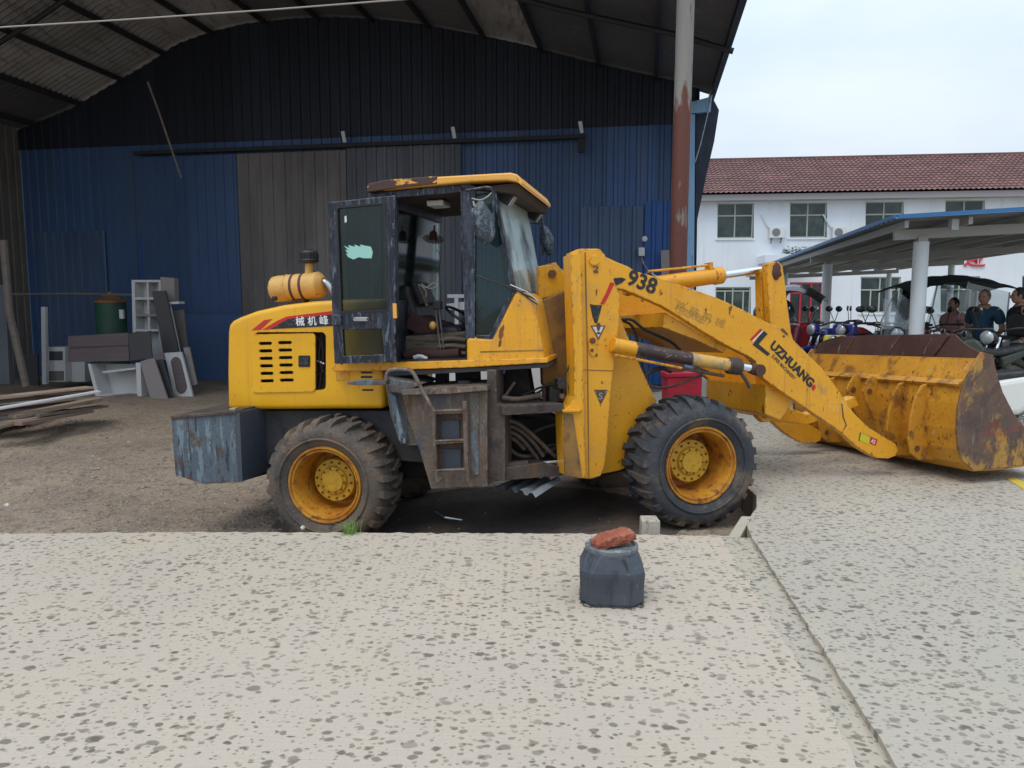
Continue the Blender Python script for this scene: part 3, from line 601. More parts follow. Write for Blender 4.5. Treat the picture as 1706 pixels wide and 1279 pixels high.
# ------------------------------------------------------------------ shed
S = Frame((yp(560, 645, 17.8).x, 17.8, 0), R(-10))
def ribbed(mb, F, s0, s1, zb, ztop, o, pitch=.24, rib=.035, hgt=.03, vert=True):
    """profiled sheet in the plane o of frame F; ztop(s)"""
    prof = []; s = s0
    while s < s1 - 1e-4:
        for ds, do in ((0, 0), (pitch - 3 * rib, 0), (pitch - 2.5 * rib, -hgt), (pitch - rib * .5, -hgt)):
            if s + ds <= s1 + 1e-6: prof.append((s + ds, do))
        s += pitch
    prof.append((s1, 0))
    nn = len(prof)
    vs = [F.w(a, o + d, zb) for a, d in prof] + [F.w(a, o + d, ztop(a)) for a, d in prof]
    return mb.add(vs, [(i, i + 1, i + 1 + nn, i + nn) for i in range(nn - 1)])
arch_px = [(-14, 222), (30, 214), (60, 202), (123, 176), (176, 144), (246, 103), (296, 70), (349, 50), (410, 36), (493, 27), (560, 25), (640, 29), (698, 36), (800, 55), (880, 72), (969, 96), (1040, 112), (1120, 130), (1172, 146), (1192, 152)]
arch = [S.sz(x, y, 0) for x, y in arch_px]
def archz(s):
    for (a, za), (b, zb) in zip(arch, arch[1:]):
        if s <= b: return za + (zb - za) * (s - a) / (b - a)
    return arch[-1][1]
sL = S.sz(42, 400)[0]; sR = S.sz(1158, 300)[0]
shed = empty('open_fronted_shed', S.w(0, 0, -.3), 0, 'large dark open-fronted shed with curved roof and blue corrugated back wall', 'shed', world=True)
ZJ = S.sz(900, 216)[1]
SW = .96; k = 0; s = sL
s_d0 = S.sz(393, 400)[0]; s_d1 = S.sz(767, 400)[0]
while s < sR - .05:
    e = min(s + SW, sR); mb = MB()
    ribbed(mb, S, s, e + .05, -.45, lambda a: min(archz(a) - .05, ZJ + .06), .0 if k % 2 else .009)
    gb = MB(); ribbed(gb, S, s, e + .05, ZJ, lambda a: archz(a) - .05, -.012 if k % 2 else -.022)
    gb.build('shaded_gable_sheet', M['gable_shade'], shed, fix=False)  # upper tier darkened in colour for the shade under the roof
    mb.build('wall_sheet', M['blue_bright'] if k in (4,) and False else M['blue_wall'], shed, fix=False); s = e; k += 1
# lower patches of brighter and darker sheet, fixed over the wall
def wall_patch(x0, y0, x1, y1, o, mat, name='wall_patch', pitch=.24):
    a, zt = S.sz(x0, y0, o); b, _ = S.sz(x1, y0, o); _, zb = S.sz(x0, y1, o)
    mb = MB(); ribbed(mb, S, a, b, zb, lambda q: zt, o, pitch); return mb.build(name, mat, shed, fix=False)
wall_patch(232, 388, 285, 640, -.05, M['blue_bright'])
wall_patch(62, 386, 174, 640, -.045, M['blue_faded'])
wall_patch(286, 400, 344, 640, -.045, M['blue_faded'])
wall_patch(775, 300, 880, 640, -.045, M['blue_faded'])
wall_patch(968, 345, 1074, 640, -.045, M['blue_faded'])
wall_patch(345, 494, 393, 642, -.06, M['grey_wall2'])
wall_patch(1075, 335, 1117, 640, -.06, M['blue_bright'])
# sliding doors of several sheets
for (x0, x1, yt, mat, lab) in ((393, 575, 256, M['grey_wall'], 'brown grey sliding door'), (576, 767, 246, M['grey_wall2'], 'slate grey sliding door'), (228, 392, 262, M['blue_wall'], None)):
    a, zt = S.sz(x0, yt, -.14); b, _ = S.sz(x1, yt, -.14)
    d = MB().prism(S, -.10, -.07, [(a, zt), (b, zt), (b, -.3), (a, -.3)]).build('sliding_door', mat, shed)
    if lab: d['label'] = lab
    nsh = max(2, int((b - a) / .9)); w_ = (b - a) / nsh
    for i in range(nsh):
        mb = MB(); ribbed(mb, S, a + i * w_, a + (i + 1) * w_ - .006, -.3 if mat != M['blue_wall'] else 1.35, lambda q: zt, -.11, .24 if mat != M['grey_wall'] else .3); mb.build('door_sheet', mat, d, fix=False)
a, z = S.sz(225, 256, -.2); b, _ = S.sz(975, 240, -.2)
MB().prism(S, -.26, -.12, [(a, z - .03), (b, z - .03), (b, z + .05), (a, z + .05)]).build('door_track', M['purlin'], shed)
for (x, y) in ((572, 229), (755, 222), (967, 213)):
    a, z = S.sz(x, y, -.3); MB().prism(S, -.32, -.28, [(a - .05, z + .13), (a + .03, z + .14), (a + .07, z - .10), (a - .0, z - .11)]).build('track_bracket', M['post_white'], shed)
a, z = S.sz(969, 243, -.3); MB().prism(S, -.36, -.26, [(a - .08, z + .14), (a + .08, z + .14), (a + .06, z - .13), (a - .08, z - .13)]).build('track_stop', M['purlin'], shed)
# left side wall
MB().prism(S, .12, .2, [(sL - .8, -.5), (sL + .3, -.5), (sL + .3, archz(sL) - .1), (sL - .8, archz(sL) - .1)]).build('corner_flashing', M['side_wall'], shed)
FL = Frame(S.w(sL, 0, 0), S.yaw - R(90))
for i in range(10):
    mb = MB(); ribbed(mb, FL, i * .96, (i + 1) * .96 - .005, -.5, lambda q: archz(sL) + .05, .0 if i % 2 else .006); mb.build('side_sheet', M['side_wall'], shed, fix=False)
for i in range(4):
    c = FL.w(.4 + i * 2.6, -.14, 0); MB().box((c.x, c.y, 2.6), (.16, .16, 6.4)).build('side_post', M['side_wall'], shed)
MB().tube([FL.w(0, -.22, 3.35), FL.w(4, -.22, 3.1), FL.w(9, -.22, 3.2)], .03, 6).build('side_rail', M['purlin'], shed)
# vaulted roof: one corrugated bay of sheeting between each pair of purlins
LN = 8.6
pur = []; acc = 0; tot = sum((Vector(b) - Vector(a)).length for a, b in zip(arch, arch[1:])); nb = 14; step = tot / nb; pts = [Vector(arch[0])]
samples = []
for a, b in zip(arch, arch[1:]):
    for t in range(12): samples.append(Vector(a).lerp(Vector(b), t / 12))
samples.append(Vector(arch[-1]))
cuts = [0]; acc = 0
for i in range(1, len(samples)):
    acc += (samples[i] - samples[i - 1]).length
    if acc >= step * len(cuts) - 1e-6 and len(cuts) < nb: cuts.append(i)
cuts.append(len(samples) - 1)
lights = {2: 1, 3: 1, 4: 1, 5: 1, 6: 0, 9: 0, 10: 1, 11: 0}  # bays roofed in the paler grey sheet
for i in range(nb):
    seg = samples[cuts[i]:cuts[i + 1] + 1]
    seg = [seg[0]] + seg[4:-4:6] + [seg[-1]]
    pitch = .16; nw = int(LN / pitch * 4); vs = []; fs = []
    ov = .05
    for k in range(nw + 1):
        o = .35 - k * pitch / 4; dz = (.0, .022, .0, -.022)[k % 4]
        for q in seg: vs.append(S.w(q.x, o, q.y + dz))
    m_ = len(seg)
    for k in range(nw):
        for j in range(m_ - 1): a = k * m_ + j; fs.append((a, a + 1, a + m_ + 1, a + m_))
    mesh_obj('roof_sheet', vs, fs, M['roof_pale'] if lights.get(i) else M['roof_sheet'], shed, fix=False)
    q = samples[cuts[i]] if i else samples[2]
    MB().prism(S, .3, -LN + .35, [(q.x - .035, q.y - .14), (q.x + .035, q.y - .14), (q.x + .035, q.y - .04), (q.x - .035, q.y - .04)]).build('purlin', M['purlin'], shed)
# two arched trusses
for o in (-3.4, -6.6):
    tp = [S.w(q[0], o, q[1] - .26) for q in arch]; MB().tube(tp, .05, 6).build('roof_arch', M['purlin'], shed)
q = arch[-1]
MB().prism(S, .3, -LN + .35, [(q[0] - .12, q[1] - .16), (q[0] - .02, q[1] - .16), (q[0] - .02, q[1] - .03), (q[0] - .12, q[1] - .03)]).build('eave_beam', M['purlin'], shed)
plate('corner_column', S, -.35, -.15, [(1143, 190), (1158, 190), (1155, 650), (1138, 650)], M['pale_blue'], shed)
plate('corner_cap', S, -.36, -.14, [(1143, 172), (1186, 160), (1184, 186), (1143, 189)], M['pale_blue'], shed)
plate('side_sheet_edge', S, -.25, -.05, [(1159, 186), (1186, 160), (1198, 183), (1190, 235), (1177, 291), (1162, 364), (1156, 470), (1154, 640), (1157, 640)], M['navy_tarp'], shed)
MB().tube([S.pt(1186, 158, -.4), S.pt(1167, 240, -.45), S.pt(1158, 270, -.45)], .012, 6).build('stay_rod', M['steel'], shed)
# board, sockets and cable on the wall
o = MB(); plate('wall_board', S, -.3, -.24, [(1101, 417), (1115, 416), (1116, 470), (1102, 470)], M['tan_board'], shed)
sw = tag(plate('switch_box', S, -.2, -.1, [(1064, 412), (1074, 412), (1074, 426), (1064, 426)], M['ac_white'], None), 'small white switch box on the blue wall above the loader arm', 'switch box')
MB().tube([S.pt(1069, 426, -.15), S.pt(1073, 440, -.2), S.pt(1070, 436, -.2), S.pt(1080, 450, -.2), S.pt(1076, 458, -.2)], .008, 5).build('cable', M['rope'], sw)
tag(MB().lathe([(0, .06), (.06, .06), (.07, .03)], S.pt(1074, 398, -.05), S.n * -1, 12).build('round_socket', M['ac_white']), 'small round white fitting on the blue wall above the switch box', 'wall fitting')

# rusty post carrying the eave
pc = yp(1130, 440, 9.0)
post = empty('roof_post', (pc.x, pc.y, 0), 0, 'tall round post with grey weathered paint above and red rust below beside the loader arm', 'post', world=True)
zm = yp(1130, 330, 9.0).z
MB().tube([(pc.x, pc.y, -.1), (pc.x, pc.y, zm), (pc.x + .03, pc.y, 7.2)], .1, 18).build('shaft', M['pole_grey'], post, smooth=True)
MB().box((pc.x, pc.y, .0), (.34, .34, .1)).build('base_plate', M['pole_rust'], post, bevel=.01)

# overhead wire and slanting rod
tag(MB().tube([yp(-60, 49, 8), yp(200, 33, 8), yp(450, 16, 8), yp(760, -8, 8)], .008, 6).build('overhead_wire', M['wire']), 'thin pale wire stretched across the top left under the shed roof', 'wire')
tag(MB().tube([S.pt(246, 136, -1.5), S.pt(266, 190, -1.5), S.pt(302, 296, -1.5)], .022, 6).build('slanting_rod', M['wood_old']), 'thin pale rod hanging at a slant from the dark shed roof', 'rod')

# ------------------------------------------------------------------ clutter in the shed
def oriented_box(name, F, o0, o1, pts, mat, parent=None, bevel=.006): return plate(name, F, o0, o1, pts, mat, parent, bevel=bevel)
C = Frame((0, 15.6, 0), R(-10))
# bookcase
bc = empty('bookcase', C.pt(255, 600, -1), 0, 'tall white open bookcase with three shelves standing behind the brown cabinet', 'bookcase', world=True)
x0, x1, y0, y1 = 220, 268, 465, 552
plate('side_panel', C, -1, -.7, [(219, 466), (224, 466), (228, 600), (222, 600)], M['white_board'], bc)
plate('side_panel', C, -1, -.7, [(264, 466), (268, 466), (270, 600), (265, 600)], M['white_board'], bc)
plate('back_panel', C, -.72, -.70, [(220, 467), (268, 467), (268, 600), (226, 600)], M['white_board'], bc)
for (ya) in (466, 495, 523, 548): plate('shelf', C, -.99, -.72, [(224, ya), (264, ya), (264, ya + 4), (224, ya + 4)], M['tan_board'] if ya == 523 else M['white_board'], bc, bevel=.002)
plate('divider', C, -.98, -.72, [(244, 470), (247, 470), (250, 548), (247, 548)], M['white_board'], bc, bevel=.002)
tag(plate('tall_panel', C, -1.25, -1.1, [(267, 461), (290, 463), (291, 505), (268, 505)], M['tan_board']), 'beige box end standing on top beside the white bookcase', 'panel')
cw = empty('white_angled_frame', C.pt(290, 560, -1.3), 0, 'thin white shelf frame standing between charcoal and brown boards', 'shelf frame', world=True)
plate('upright', C, -1.3, -1.25, [(277, 504), (282, 504), (300, 590), (295, 590)], M['white_board'], cw); plate('ledge', C, -1.4, -1.2, [(276, 503), (298, 502), (298, 506), (277, 507)], M['white_board'], cw)
tag(plate('leaning_board', C, -1.5, -1.45, [(253, 485), (275, 484), (297, 585), (272, 588)], M['dark_board']), 'long charcoal board leaning against the white bookcase', 'board')
tag(plate('leaning_board', C, -1.2, -1.15, [(286, 517), (305, 515), (312, 578), (298, 580)], M['grey_wall']), 'greyish brown board leaning behind the white oval door', 'board')
dr = tag(plate('cabinet_door', C, -1.75, -1.70, [(274, 588), (302, 586), (321, 661), (290, 664)], M['white_board']), 'white cabinet door with a long oval opening leaning at the right of the clutter', 'door')
ov = [(297.5 + 9.5 * math.cos(R(a)) + (-4.5 if math.sin(R(a)) < 0 else 4.5), 625 + (-18 if math.sin(R(a)) < 0 else 18) + 13 * math.sin(R(a))) for a in range(0, 360, 20)]
plate('oval_panel', C, -1.757, -1.745, ov, M['brown_board'], dr, bevel=.003)
tag(plate('leaning_board', C, -1.6, -1.56, [(305, 579), (315, 578), (328, 640), (318, 644)], M['tan_board']), 'narrow beige board leaning at the far right of the clutter pile', 'board')
bb = empty('brown_cabinet', C.pt(170, 605, -1.9), 0, 'low brown laminate cabinet resting on top of the white cabinet', 'cabinet', world=True)
plate('carcass', C, -2.0, -1.5, [(113, 560), (213, 554), (215, 601), (113, 603)], M['brown_board'], bb)
plate('end_panel', C, -2.02, -1.99, [(213, 556), (250, 551), (253, 596), (217, 601)], M['dark_board'], bb); plate('front_rail', C, -2.012, -1.99, [(116, 578), (213, 574), (213, 576), (116, 580)], M['dark_board'], bb, bevel=0)
wc = empty('white_cabinet', C.pt(190, 665, -1.9), 0, 'white open cabinet lying on the dirt beneath the brown cabinet', 'cabinet', world=True)
plate('back_panel', C, -1.6, -1.58, [(150, 606), (233, 606), (234, 660), (165, 660)], M['white_board'], wc)
plate('side_panel', C, -2.0, -1.58, [(226, 604), (234, 604), (236, 667), (229, 667)], M['white_board'], wc); plate('side_panel', C, -2.0, -1.58, [(146, 606), (151, 606), (166, 660), (160, 664)], M['white_board'], wc)
plate('base_panel', C, -2.0, -1.58, [(162, 658), (230, 662), (230, 667), (160, 664)], M['white_board'], wc); plate('shelf', C, -1.95, -1.6, [(170, 618), (226, 612), (226, 615), (172, 622)], M['white_board'], wc, bevel=.002)
tag(plate('leaning_board', C, -2.1, -2.06, [(233, 602), (256, 596), (280, 667), (252, 669)], M['tan_board']), 'greige board leaning against the white cabinet, left of the white oval door', 'board')
tag(plate('leaning_board', C, -1.95, -1.92, [(257, 600), (270, 598), (290, 664), (278, 666)], M['dark_board']), 'narrow charcoal board leaning just left of the white oval door', 'board')
tk = empty('green_tank', C.pt(185, 560, -.6), 0, 'upright green tank with a rusty domed top behind the brown cabinet', 'tank', world=True)
c = C.pt(185, 520, -.4); zt = C.sz(185, 504, -.4)[1]
MB().lathe([(0, .31), (zt + .3, .31)], (c.x, c.y, -.3), (0, 0, 1), 28).build('shell', M['tank_green'], tk, smooth=True)
MB().lathe([(0, .33), (.03, .33), (.10, .24), (.17, .08), (.20, .05), (.24, .05)], (c.x, c.y, zt), (0, 0, 1), 28).build('dome', M['tank_rust'], tk, smooth=True)
MB().box((c.x + .34, c.y - .2, zt - .25), (.09, .08, .2)).build('gauge', M['ac_white'], tk, bevel=.01)
fr = empty('white_fridge_panel', C.pt(110, 640, -.8), 0, 'pale bluish appliance panels standing behind the plank pile', 'appliance', world=True)
plate('body', C, -.9, -.5, [(76, 578), (108, 578), (109, 636), (76, 636)], M['ac_white'], fr); plate('window', C, -.91, -.89, [(82, 585), (104, 585), (104, 600), (82, 600)], M['box_blue'], fr, bevel=0); plate('lower_grille', C, -.91, -.89, [(80, 618), (106, 618), (106, 634), (80, 634)], M['grey_wall'], fr, bevel=0)
plate('side_panel', C, -.7, -.5, [(109, 600), (141, 602), (141, 636), (109, 636)], M['ac_white'], fr)
tag(plate('upright_timber', C, -1.1, -1.02, [(68, 511), (75, 511), (77, 640), (70, 640)], M['white_board']), 'pale upright timber standing left of the green tank', 'timber')
tag(MB().tube([C.pt(10, 490, -.8), C.pt(120, 489, -.8), C.pt(222, 491, -.8)], .025, 6).build('horizontal_rail', M['wood_old']), 'thin brownish rail running level behind the green tank', 'rail')
tag(MB().tube([C.pt(6, 400, -2.6), C.pt(16, 520, -2.6), C.pt(44, 644, -2.6)], .07, 8).build('leaning_pole', M['wood_old'], smooth=True), 'thick leaning wooden pole at the left edge against the shed side', 'pole')
tag(plate('leaning_board', C, -2.4, -2.3, [(-12, 470), (8, 476), (16, 640), (-12, 640)], M['grey_wall2']), 'slate board standing at the extreme left of the shed', 'board')
tag(plate('leaning_board', C, -.6, -.56, [(36, 590), (62, 588), (64, 645), (38, 645)], M['dark_board']), 'dark board at the foot of the side wall left of the pale timber', 'board')
# plank pile
rnd = random.Random(5)
pl = [  # x0,y0,x1,y1 ends in photo, z, width, thick, material, label
 (-60, 668, 150, 645, .30, .34, .03, 'wood_new'), (-40, 662, 158, 652, .26, .3, .03, 'wood_pink'), (-70, 676, 120, 655, .2, .36, .05, 'wood_old'), (-30, 685, 165, 652, .16, .12, .03, 'white_board'), (-80, 682, 60, 668, .19, .22, .03, 'tan_board'),
 (-60, 694, 150, 668, .08, .3, .04, 'wood_pink'), (20, 694, 166, 664, .04, .16, .05, 'wood_new'), (-50, 702, 120, 684, -.04, .25, .05, 'wood_old'), (-20, 712, 110, 690, -.1, .2, .04, 'wood_new'), (30, 706, 150, 684, -.1, .14, .05, 'wood_pink'), (-90, 712, 40, 704, -.08, .3, .05, 'wood_old'), (60, 692, 176, 676, -.08, .12, .04, 'wood_old')]
labs = ['pale plywood plank lying highest on the plank pile', 'reddish plank just under the top of the plank pile', 'grey plank in the upper left of the plank pile', 'long thin white strip lying across the plank pile', 'short white board on the left of the plank pile', 'wide reddish board in the middle of the plank pile', 'pale plank sticking out right from the plank pile', 'grey weathered plank low in the plank pile', 'pale plank lying lowest at the front of the plank pile', 'reddish offcut low on the right of the plank pile', 'wide grey board at the left foot of the plank pile', 'grey offcut at the right end of the plank pile']
for (ax, ay, bx, by, z, wd, th, mt), lb in zip(pl, labs):
    za = z - .18
    A = gp(ax, ay, za); 
    Yd = 10.6 + rnd.uniform(-.3, .3)
    A = yp(ax, ay, Yd - .3); B = yp(bx, by, Yd + .9)
    tag(MB().bar(A, B, wd, th, (0, rnd.uniform(-.1, .1), 1)).build('plank', M[mt], bevel=.004), lb, 'plank', 'planks piled on the dirt at the left')
litter(120, 705, -.25, .07, 'white plastic scrap in front of the plank pile')
litter(150, 688, -.28, .06, 'pale rubble lump at the right foot of the plank pile', M['stone'])
for i, (x, y, s_, mt, lb) in enumerate(((345, 648, .16, 'grey_wall', 'dark lump of rubbish on the dirt behind the hood'), (365, 648, .09, 'litter', 'small pale scrap beside the dark lump behind the hood'), (335, 640, .2, 'stone', 'low heap of pale rubble against the shed wall'))):
    litter(x, y, -.28, s_, lb, M[mt], 'rubble', 'rubble')
# things seen through the gap under the cab
C2 = Frame((0, 9.6, 0), R(-10))
tag(plate('white_board', C2, 0, .05, [(850, 600), (930, 600), (930, 668), (850, 668)], M['white_board']), 'large white board standing behind the loader, seen under the cab', 'board')
tag(plate('white_board', C2, .3, .34, [(708, 612), (760, 608), (764, 650), (712, 652)], M['white_board']), 'white board seen through the gap above the step box', 'board')
tag(plate('white_board', C2, .2, .24, [(790, 616), (822, 616), (822, 645), (790, 645)], M['white_board']), 'small white board seen under the cab sill', 'board')
ch = empty('white_chair', C.pt(757, 560, -2.0), 0, 'white plastic frame standing beyond the cab, seen through its far side', 'chair', world=True)
plate('back_rest', C, -2.0, -1.96, [(745, 490), (773, 490), (773, 496), (745, 496)], M['white_board'], ch); plate('leg', C, -2.0, -1.96, [(757, 496), (763, 496), (765, 640), (759, 640)], M['white_board'], ch); plate('seat', C, -1.95, -1.6, [(744, 506), (775, 502), (775, 516), (744, 516)], M['white_board'], ch)
# red crate beside the post
rc = empty('red_cooler', (yp(1136, 650, 8.6).x + .05, 8.9, 0), 0, 'bright red plastic box standing behind the front tyre', 'plastic box', world=True)
CC = Frame((0, 8.8, 0), 0)
plate('box_body', CC, 0, .35, [(1112, 628), (1170, 626), (1168, 700), (1112, 700)], M['crate_red'], rc, bevel=.01); plate('lid', CC, -.01, .36, [(1110, 622), (1172, 620), (1172, 627), (1110, 629)], M['crate_red'], rc, bevel=.006)
# ------------------------------------------------------------------ wheel loader
LOC = Vector((.1, 6.6, -.3))
ld = empty('wheel_loader', LOC, 0, 'old yellow articulated wheel loader with open cab door and lowered front bucket', 'wheel loader', world=True)
q = yp(541, 808, 6.0); RF = Frame((q.x, q.y, 0), R(-12)); RZ = q.z
q = yp(1168, 775, 6.0); FF = Frame((q.x, q.y, 0), R(16), -.045); FZ = q.z
def P(name, F, o0, o1, pts, mat, parent=None, **k): return plate(name, F, o0, o1, pts, M[mat], parent or ld, **k)
def T(name, F, o, pts, r, mat, parent=None, n=10, sm=1):
    pp = [F.pt(p[0], p[1], p[2] if len(p) > 2 else o) for p in pts]
    if sm and len(pp) > 2: pp = arc_smooth(pp, 2)
    return MB().tube(pp, r, n).build(name, M[mat], parent or ld, smooth=True)

# --- wheels -------------------------------------------------------
def wheel(F, s0, o0, z0, flip, mud, rot=0.):
    cx = F.w(s0, o0, z0); ax = F.p * (-1 if flip else 1)
    root = bpy.data.objects.new('wheel', None); col.objects.link(root); attach(root, ld)
    n = 60
    prof = [(.012, .305), (-.012, .335), (-.035, .38), (-.042, .42), (-.03, .465), (.005, .492), (.04, .500), (.2, .505), (.36, .500), (.395, .492), (.43, .465), (.442, .42), (.43, .37), (.40, .305)]
    mb = MB().lathe(prof, cx, ax, n, closed=True)
    A = ax.normalized(); ref = Vector((0, 0, 1)); u = A.cross(ref).normalized(); v = A.cross(u)
    rr = random.Random(int(s0 * 100) + 7)
    NL = 24
    for side in (0, 1):
        for i in range(NL):
            a0 = 2 * math.pi * (i + .5 * side) / NL + rot
            secs = [(.225, .512, .545, .020, .105), (.12, .512, .542, .035, .085), (.045, .500, .534, .055, .065), (.002, .480, .512, .056, .05), (-.026, .455, .470, .045, .045), (-.036, .428, .434, .03, .04)]
            vs = []
            for (h, r0, r1, hw, sh) in secs:
                hh = h if not side else .4 - h; j = rr.uniform(-.003, .003)
                for (rad, da) in ((r0 - .02, -hw * 1.15), (r1 + j, -hw), (r1 + j, hw), (r0 - .02, hw * 1.15)):
                    a = a0 + sh * (1.2 if not side else 1.2) + da; out = hh - (.010 if not side else -.010) * (1 if rad > r0 and abs(h) < .01 else 0)
                    vs.append(cx + A * out + (u * math.cos(a) + v * math.sin(a)) * rad)
            fs = [(0, 1, 2, 3)]
            for k in range(len(secs) - 1):
                b = k * 4
                for e in range(4): fs.append((b + e, b + (e + 1) % 4, b + 4 + (e + 1) % 4, b + 4 + e))
            b = (len(secs) - 1) * 4; fs.append((b, b + 1, b + 2, b + 3)); mb.add(vs, fs)
    # raised ring on the sidewall
    mb.lathe([(-.040, .372), (-.050, .378), (-.050, .384), (-.042, .392)], cx, ax, n, capends=False)
    ty = mb.build('tyre', M['tyre_mud'] if mud else M['tyre'], root, smooth=True)
    rp = [(.03, .30), (-.004, .318), (-.016, .312), (-.016, .300), (.002, .296), (.006, .290), (-.002, .286), (-.002, .276), (.014, .268), (.04, .262), (.06, .255), (.29, .248), (.315, .235), (.325, .10)]
    rim = MB().lathe(rp, cx, ax, 56, capends=False); rim.build('rim', M['rim'], root, smooth=True)
    hub = MB().lathe([(.30, .182), (.19, .180), (.178, .174), (.176, .122), (.167, .120), (.155, .110), (.153, .092), (.140, .088), (.138, .001)], cx, ax, 40)
    hb = hub.build('hub', M['hub'], root, smooth=True)
    bm_ = None
    for (cnt, rad, h, br) in ((14, .152, .176, .0095), (10, .101, .154, .0075)):
        for i in range(cnt):
            a = 2 * math.pi * i / cnt + .1; c = cx + (u * math.cos(a) + v * math.sin(a)) * rad
            if not flip: MB().lathe([(h + .002, br), (h - .010, br)], c, ax, 6).build('bolt', M['bolt'], root)
    return root
wheel(RF, 0, 0, RZ, False, True, .05); wheel(FF, 0, 0, FZ, False, False, .02)
wheel(RF, 0, 1.95, RZ, True, True, .1); wheel(FF, 0, 1.95, FZ, True, True, .2)
for F, z in ((RF, RZ), (FF, FZ)):
    c = F.w(0, .22, z); MB().lathe([(0, .13), (.35, .10), (.5, .10), (.62, .22), (.9, .22), (1.02, .10), (1.2, .10), (1.5, .13)], c, F.n, 20).build('axle', M['grime_dark'], ld, smooth=True)

# --- rear chassis, counterweight ----------------------------------
P('chassis_beam', RF, .42, .56, [(441, 684), (655, 684), (700, 690), (836, 690), (836, 780), (700, 770), (640, 765), (441, 772)], 'chassis')
P('chassis_beam', RF, 1.35, 1.5, [(441, 684), (836, 690), (836, 780), (441, 772)], 'chassis')
P('cross_plate', RF, .56, 1.35, [(470, 690), (830, 690), (830, 710), (470, 710)], 'grime_dark')
P('belly_block', RF, .6, 1.3, [(600, 700), (780, 700), (800, 790), (640, 800)], 'grime_dark', bevel=.02)
cwt = P('counterweight', RF, .02, 1.85, [(285, 697), (391, 688), (398, 803), (338, 806), (292, 791)], 'peel_grey', bevel=.006)
a = RF.sz(391, 688, .02); b = RF.sz(398, 803, .02)
P('counterweight_return', RF, .015, .50, [(391, 688), (399, 687), (404, 802), (398, 803)], 'box_blue', bevel=0)
# inner face running back to the frame, its shade put into darker blue
va = [RF.pt(391, 688, .03), RF.pt(398, 803, .03), RF.pt(447, 789, .44), RF.pt(442, 682, .44)]
vb = [p + RF.e * -.05 + RF.n * .02 for p in va]
mesh_obj('counterweight_panel', va + vb, [(0, 1, 2, 3), (7, 6, 5, 4), (0, 4, 5, 1), (1, 5, 6, 2), (2, 6, 7, 3), (3, 7, 4, 0)], M['box_blue'], ld)
P('counterweight_rim', RF, .005, 1.86, [(284, 693), (392, 684), (392, 689), (284, 698)], 'grime', cwt, bevel=.003)
T('rim_edge', RF, .0, [(392, 686, .01), (442, 681, .44)], .014, 'grime', cwt, 6)
MB().box(RF.pt(390, 682, .1), (.05, .08, .03)).build('loose_scrap', M['steel'], cwt, bevel=.004)

# --- hood ---------------------------------------------------------
hood_px = [(378, 683), (377, 620), (378, 552), (380, 541), (386, 534), (398, 528), (425, 518), (470, 508), (520, 502), (570, 499), (640, 497), (640, 681)]
def cavity(obj, F, pts, o0, o1, op=None):
    op = o0 if op is None else op
    c = MB().prism(F, o0, o1, pxpoly(F, op, pts)).build('cutter', M['black'], None)
    m = obj.modifiers.new('cut', 'BOOLEAN'); m.operation = 'DIFFERENCE'; m.object = c; m.solver = 'EXACT'
    dg = bpy.context.evaluated_depsgraph_get(); me = bpy.data.meshes.new_from_object(obj.evaluated_get(dg))
    obj.modifiers.clear(); old = obj.data; obj.data = me; bpy.data.objects.remove(c)
HN = .30
hood = P('hood', RF, HN, 1.62, hood_px, 'yellow_hood', bevel=.045, seg=4)
cavity(hood, RF, rrect(424, 553, 543, 650, 8), .1, HN + .30, HN)
for p_ in hood.data.polygons: p_.use_smooth = True
try: hood.data.set_sharp_from_angle(angle=R(30))
except Exception: pass
slots = []
for j in range(6):
    y = 572 + 12.5 * j; slots.append(rrect(431 + j * .6, y - 2.7, 453 + j * .6, y + 2.7, 2.4, 3, -.02)); slots.append(rrect(463 + j * .6, y - 4.0, 486 + j * .6, y + 1.4, 2.4, 3, -.02))
hp = P('hood_panel', RF, HN - .012, HN + .004, [(x, y - (x - 420) * .02) for x, y in rrect(419, 557, 525, 654, 7)], 'yellow_hood', hood, holes=slots, bevel=0)
P('latch', RF, HN - .020, HN - .01, rrect(497, 592, 516, 611, 1.5), 'black', hp, bevel=.002); P('latch_grip', RF, HN - .026, HN - .018, rrect(500, 596, 513, 608, 2), 'black_decal', hp, bevel=.001)
P('engine_bay_plate', RF, HN + .10, HN + .12, rrect(424, 553, 543, 650, 6), 'grime_dark', hood, bevel=0)  # dark plate closing the engine bay behind the panel
for i, pth in enumerate(([(528, 560), (535, 570), (530, 590), (537, 620)], [(535, 556), (539, 600), (531, 648)], [(527, 600), (540, 606)], [(526, 625), (540, 618)])):
    T('engine_hose', RF, HN + .07, pth, .009, 'steel' if i in (2,) else 'rubber_hose', hood, 6)
P('side_grille', RF, HN - .004, HN + .01, [(560, 612), (582, 612), (582, 634), (560, 634)], 'yellow', hood, bevel=.002)
for j in range(4): P('vent_slot', RF, HN - .003, HN + .01, rrect(601, 611 + j * 7.6, 620, 614.5 + j * 7.6, 1.5), 'black', hood, bevel=0)
P('vent_slot', RF, HN - .003, HN + .01, rrect(603, 648, 622, 651, 1.2), 'black', hood, bevel=0)
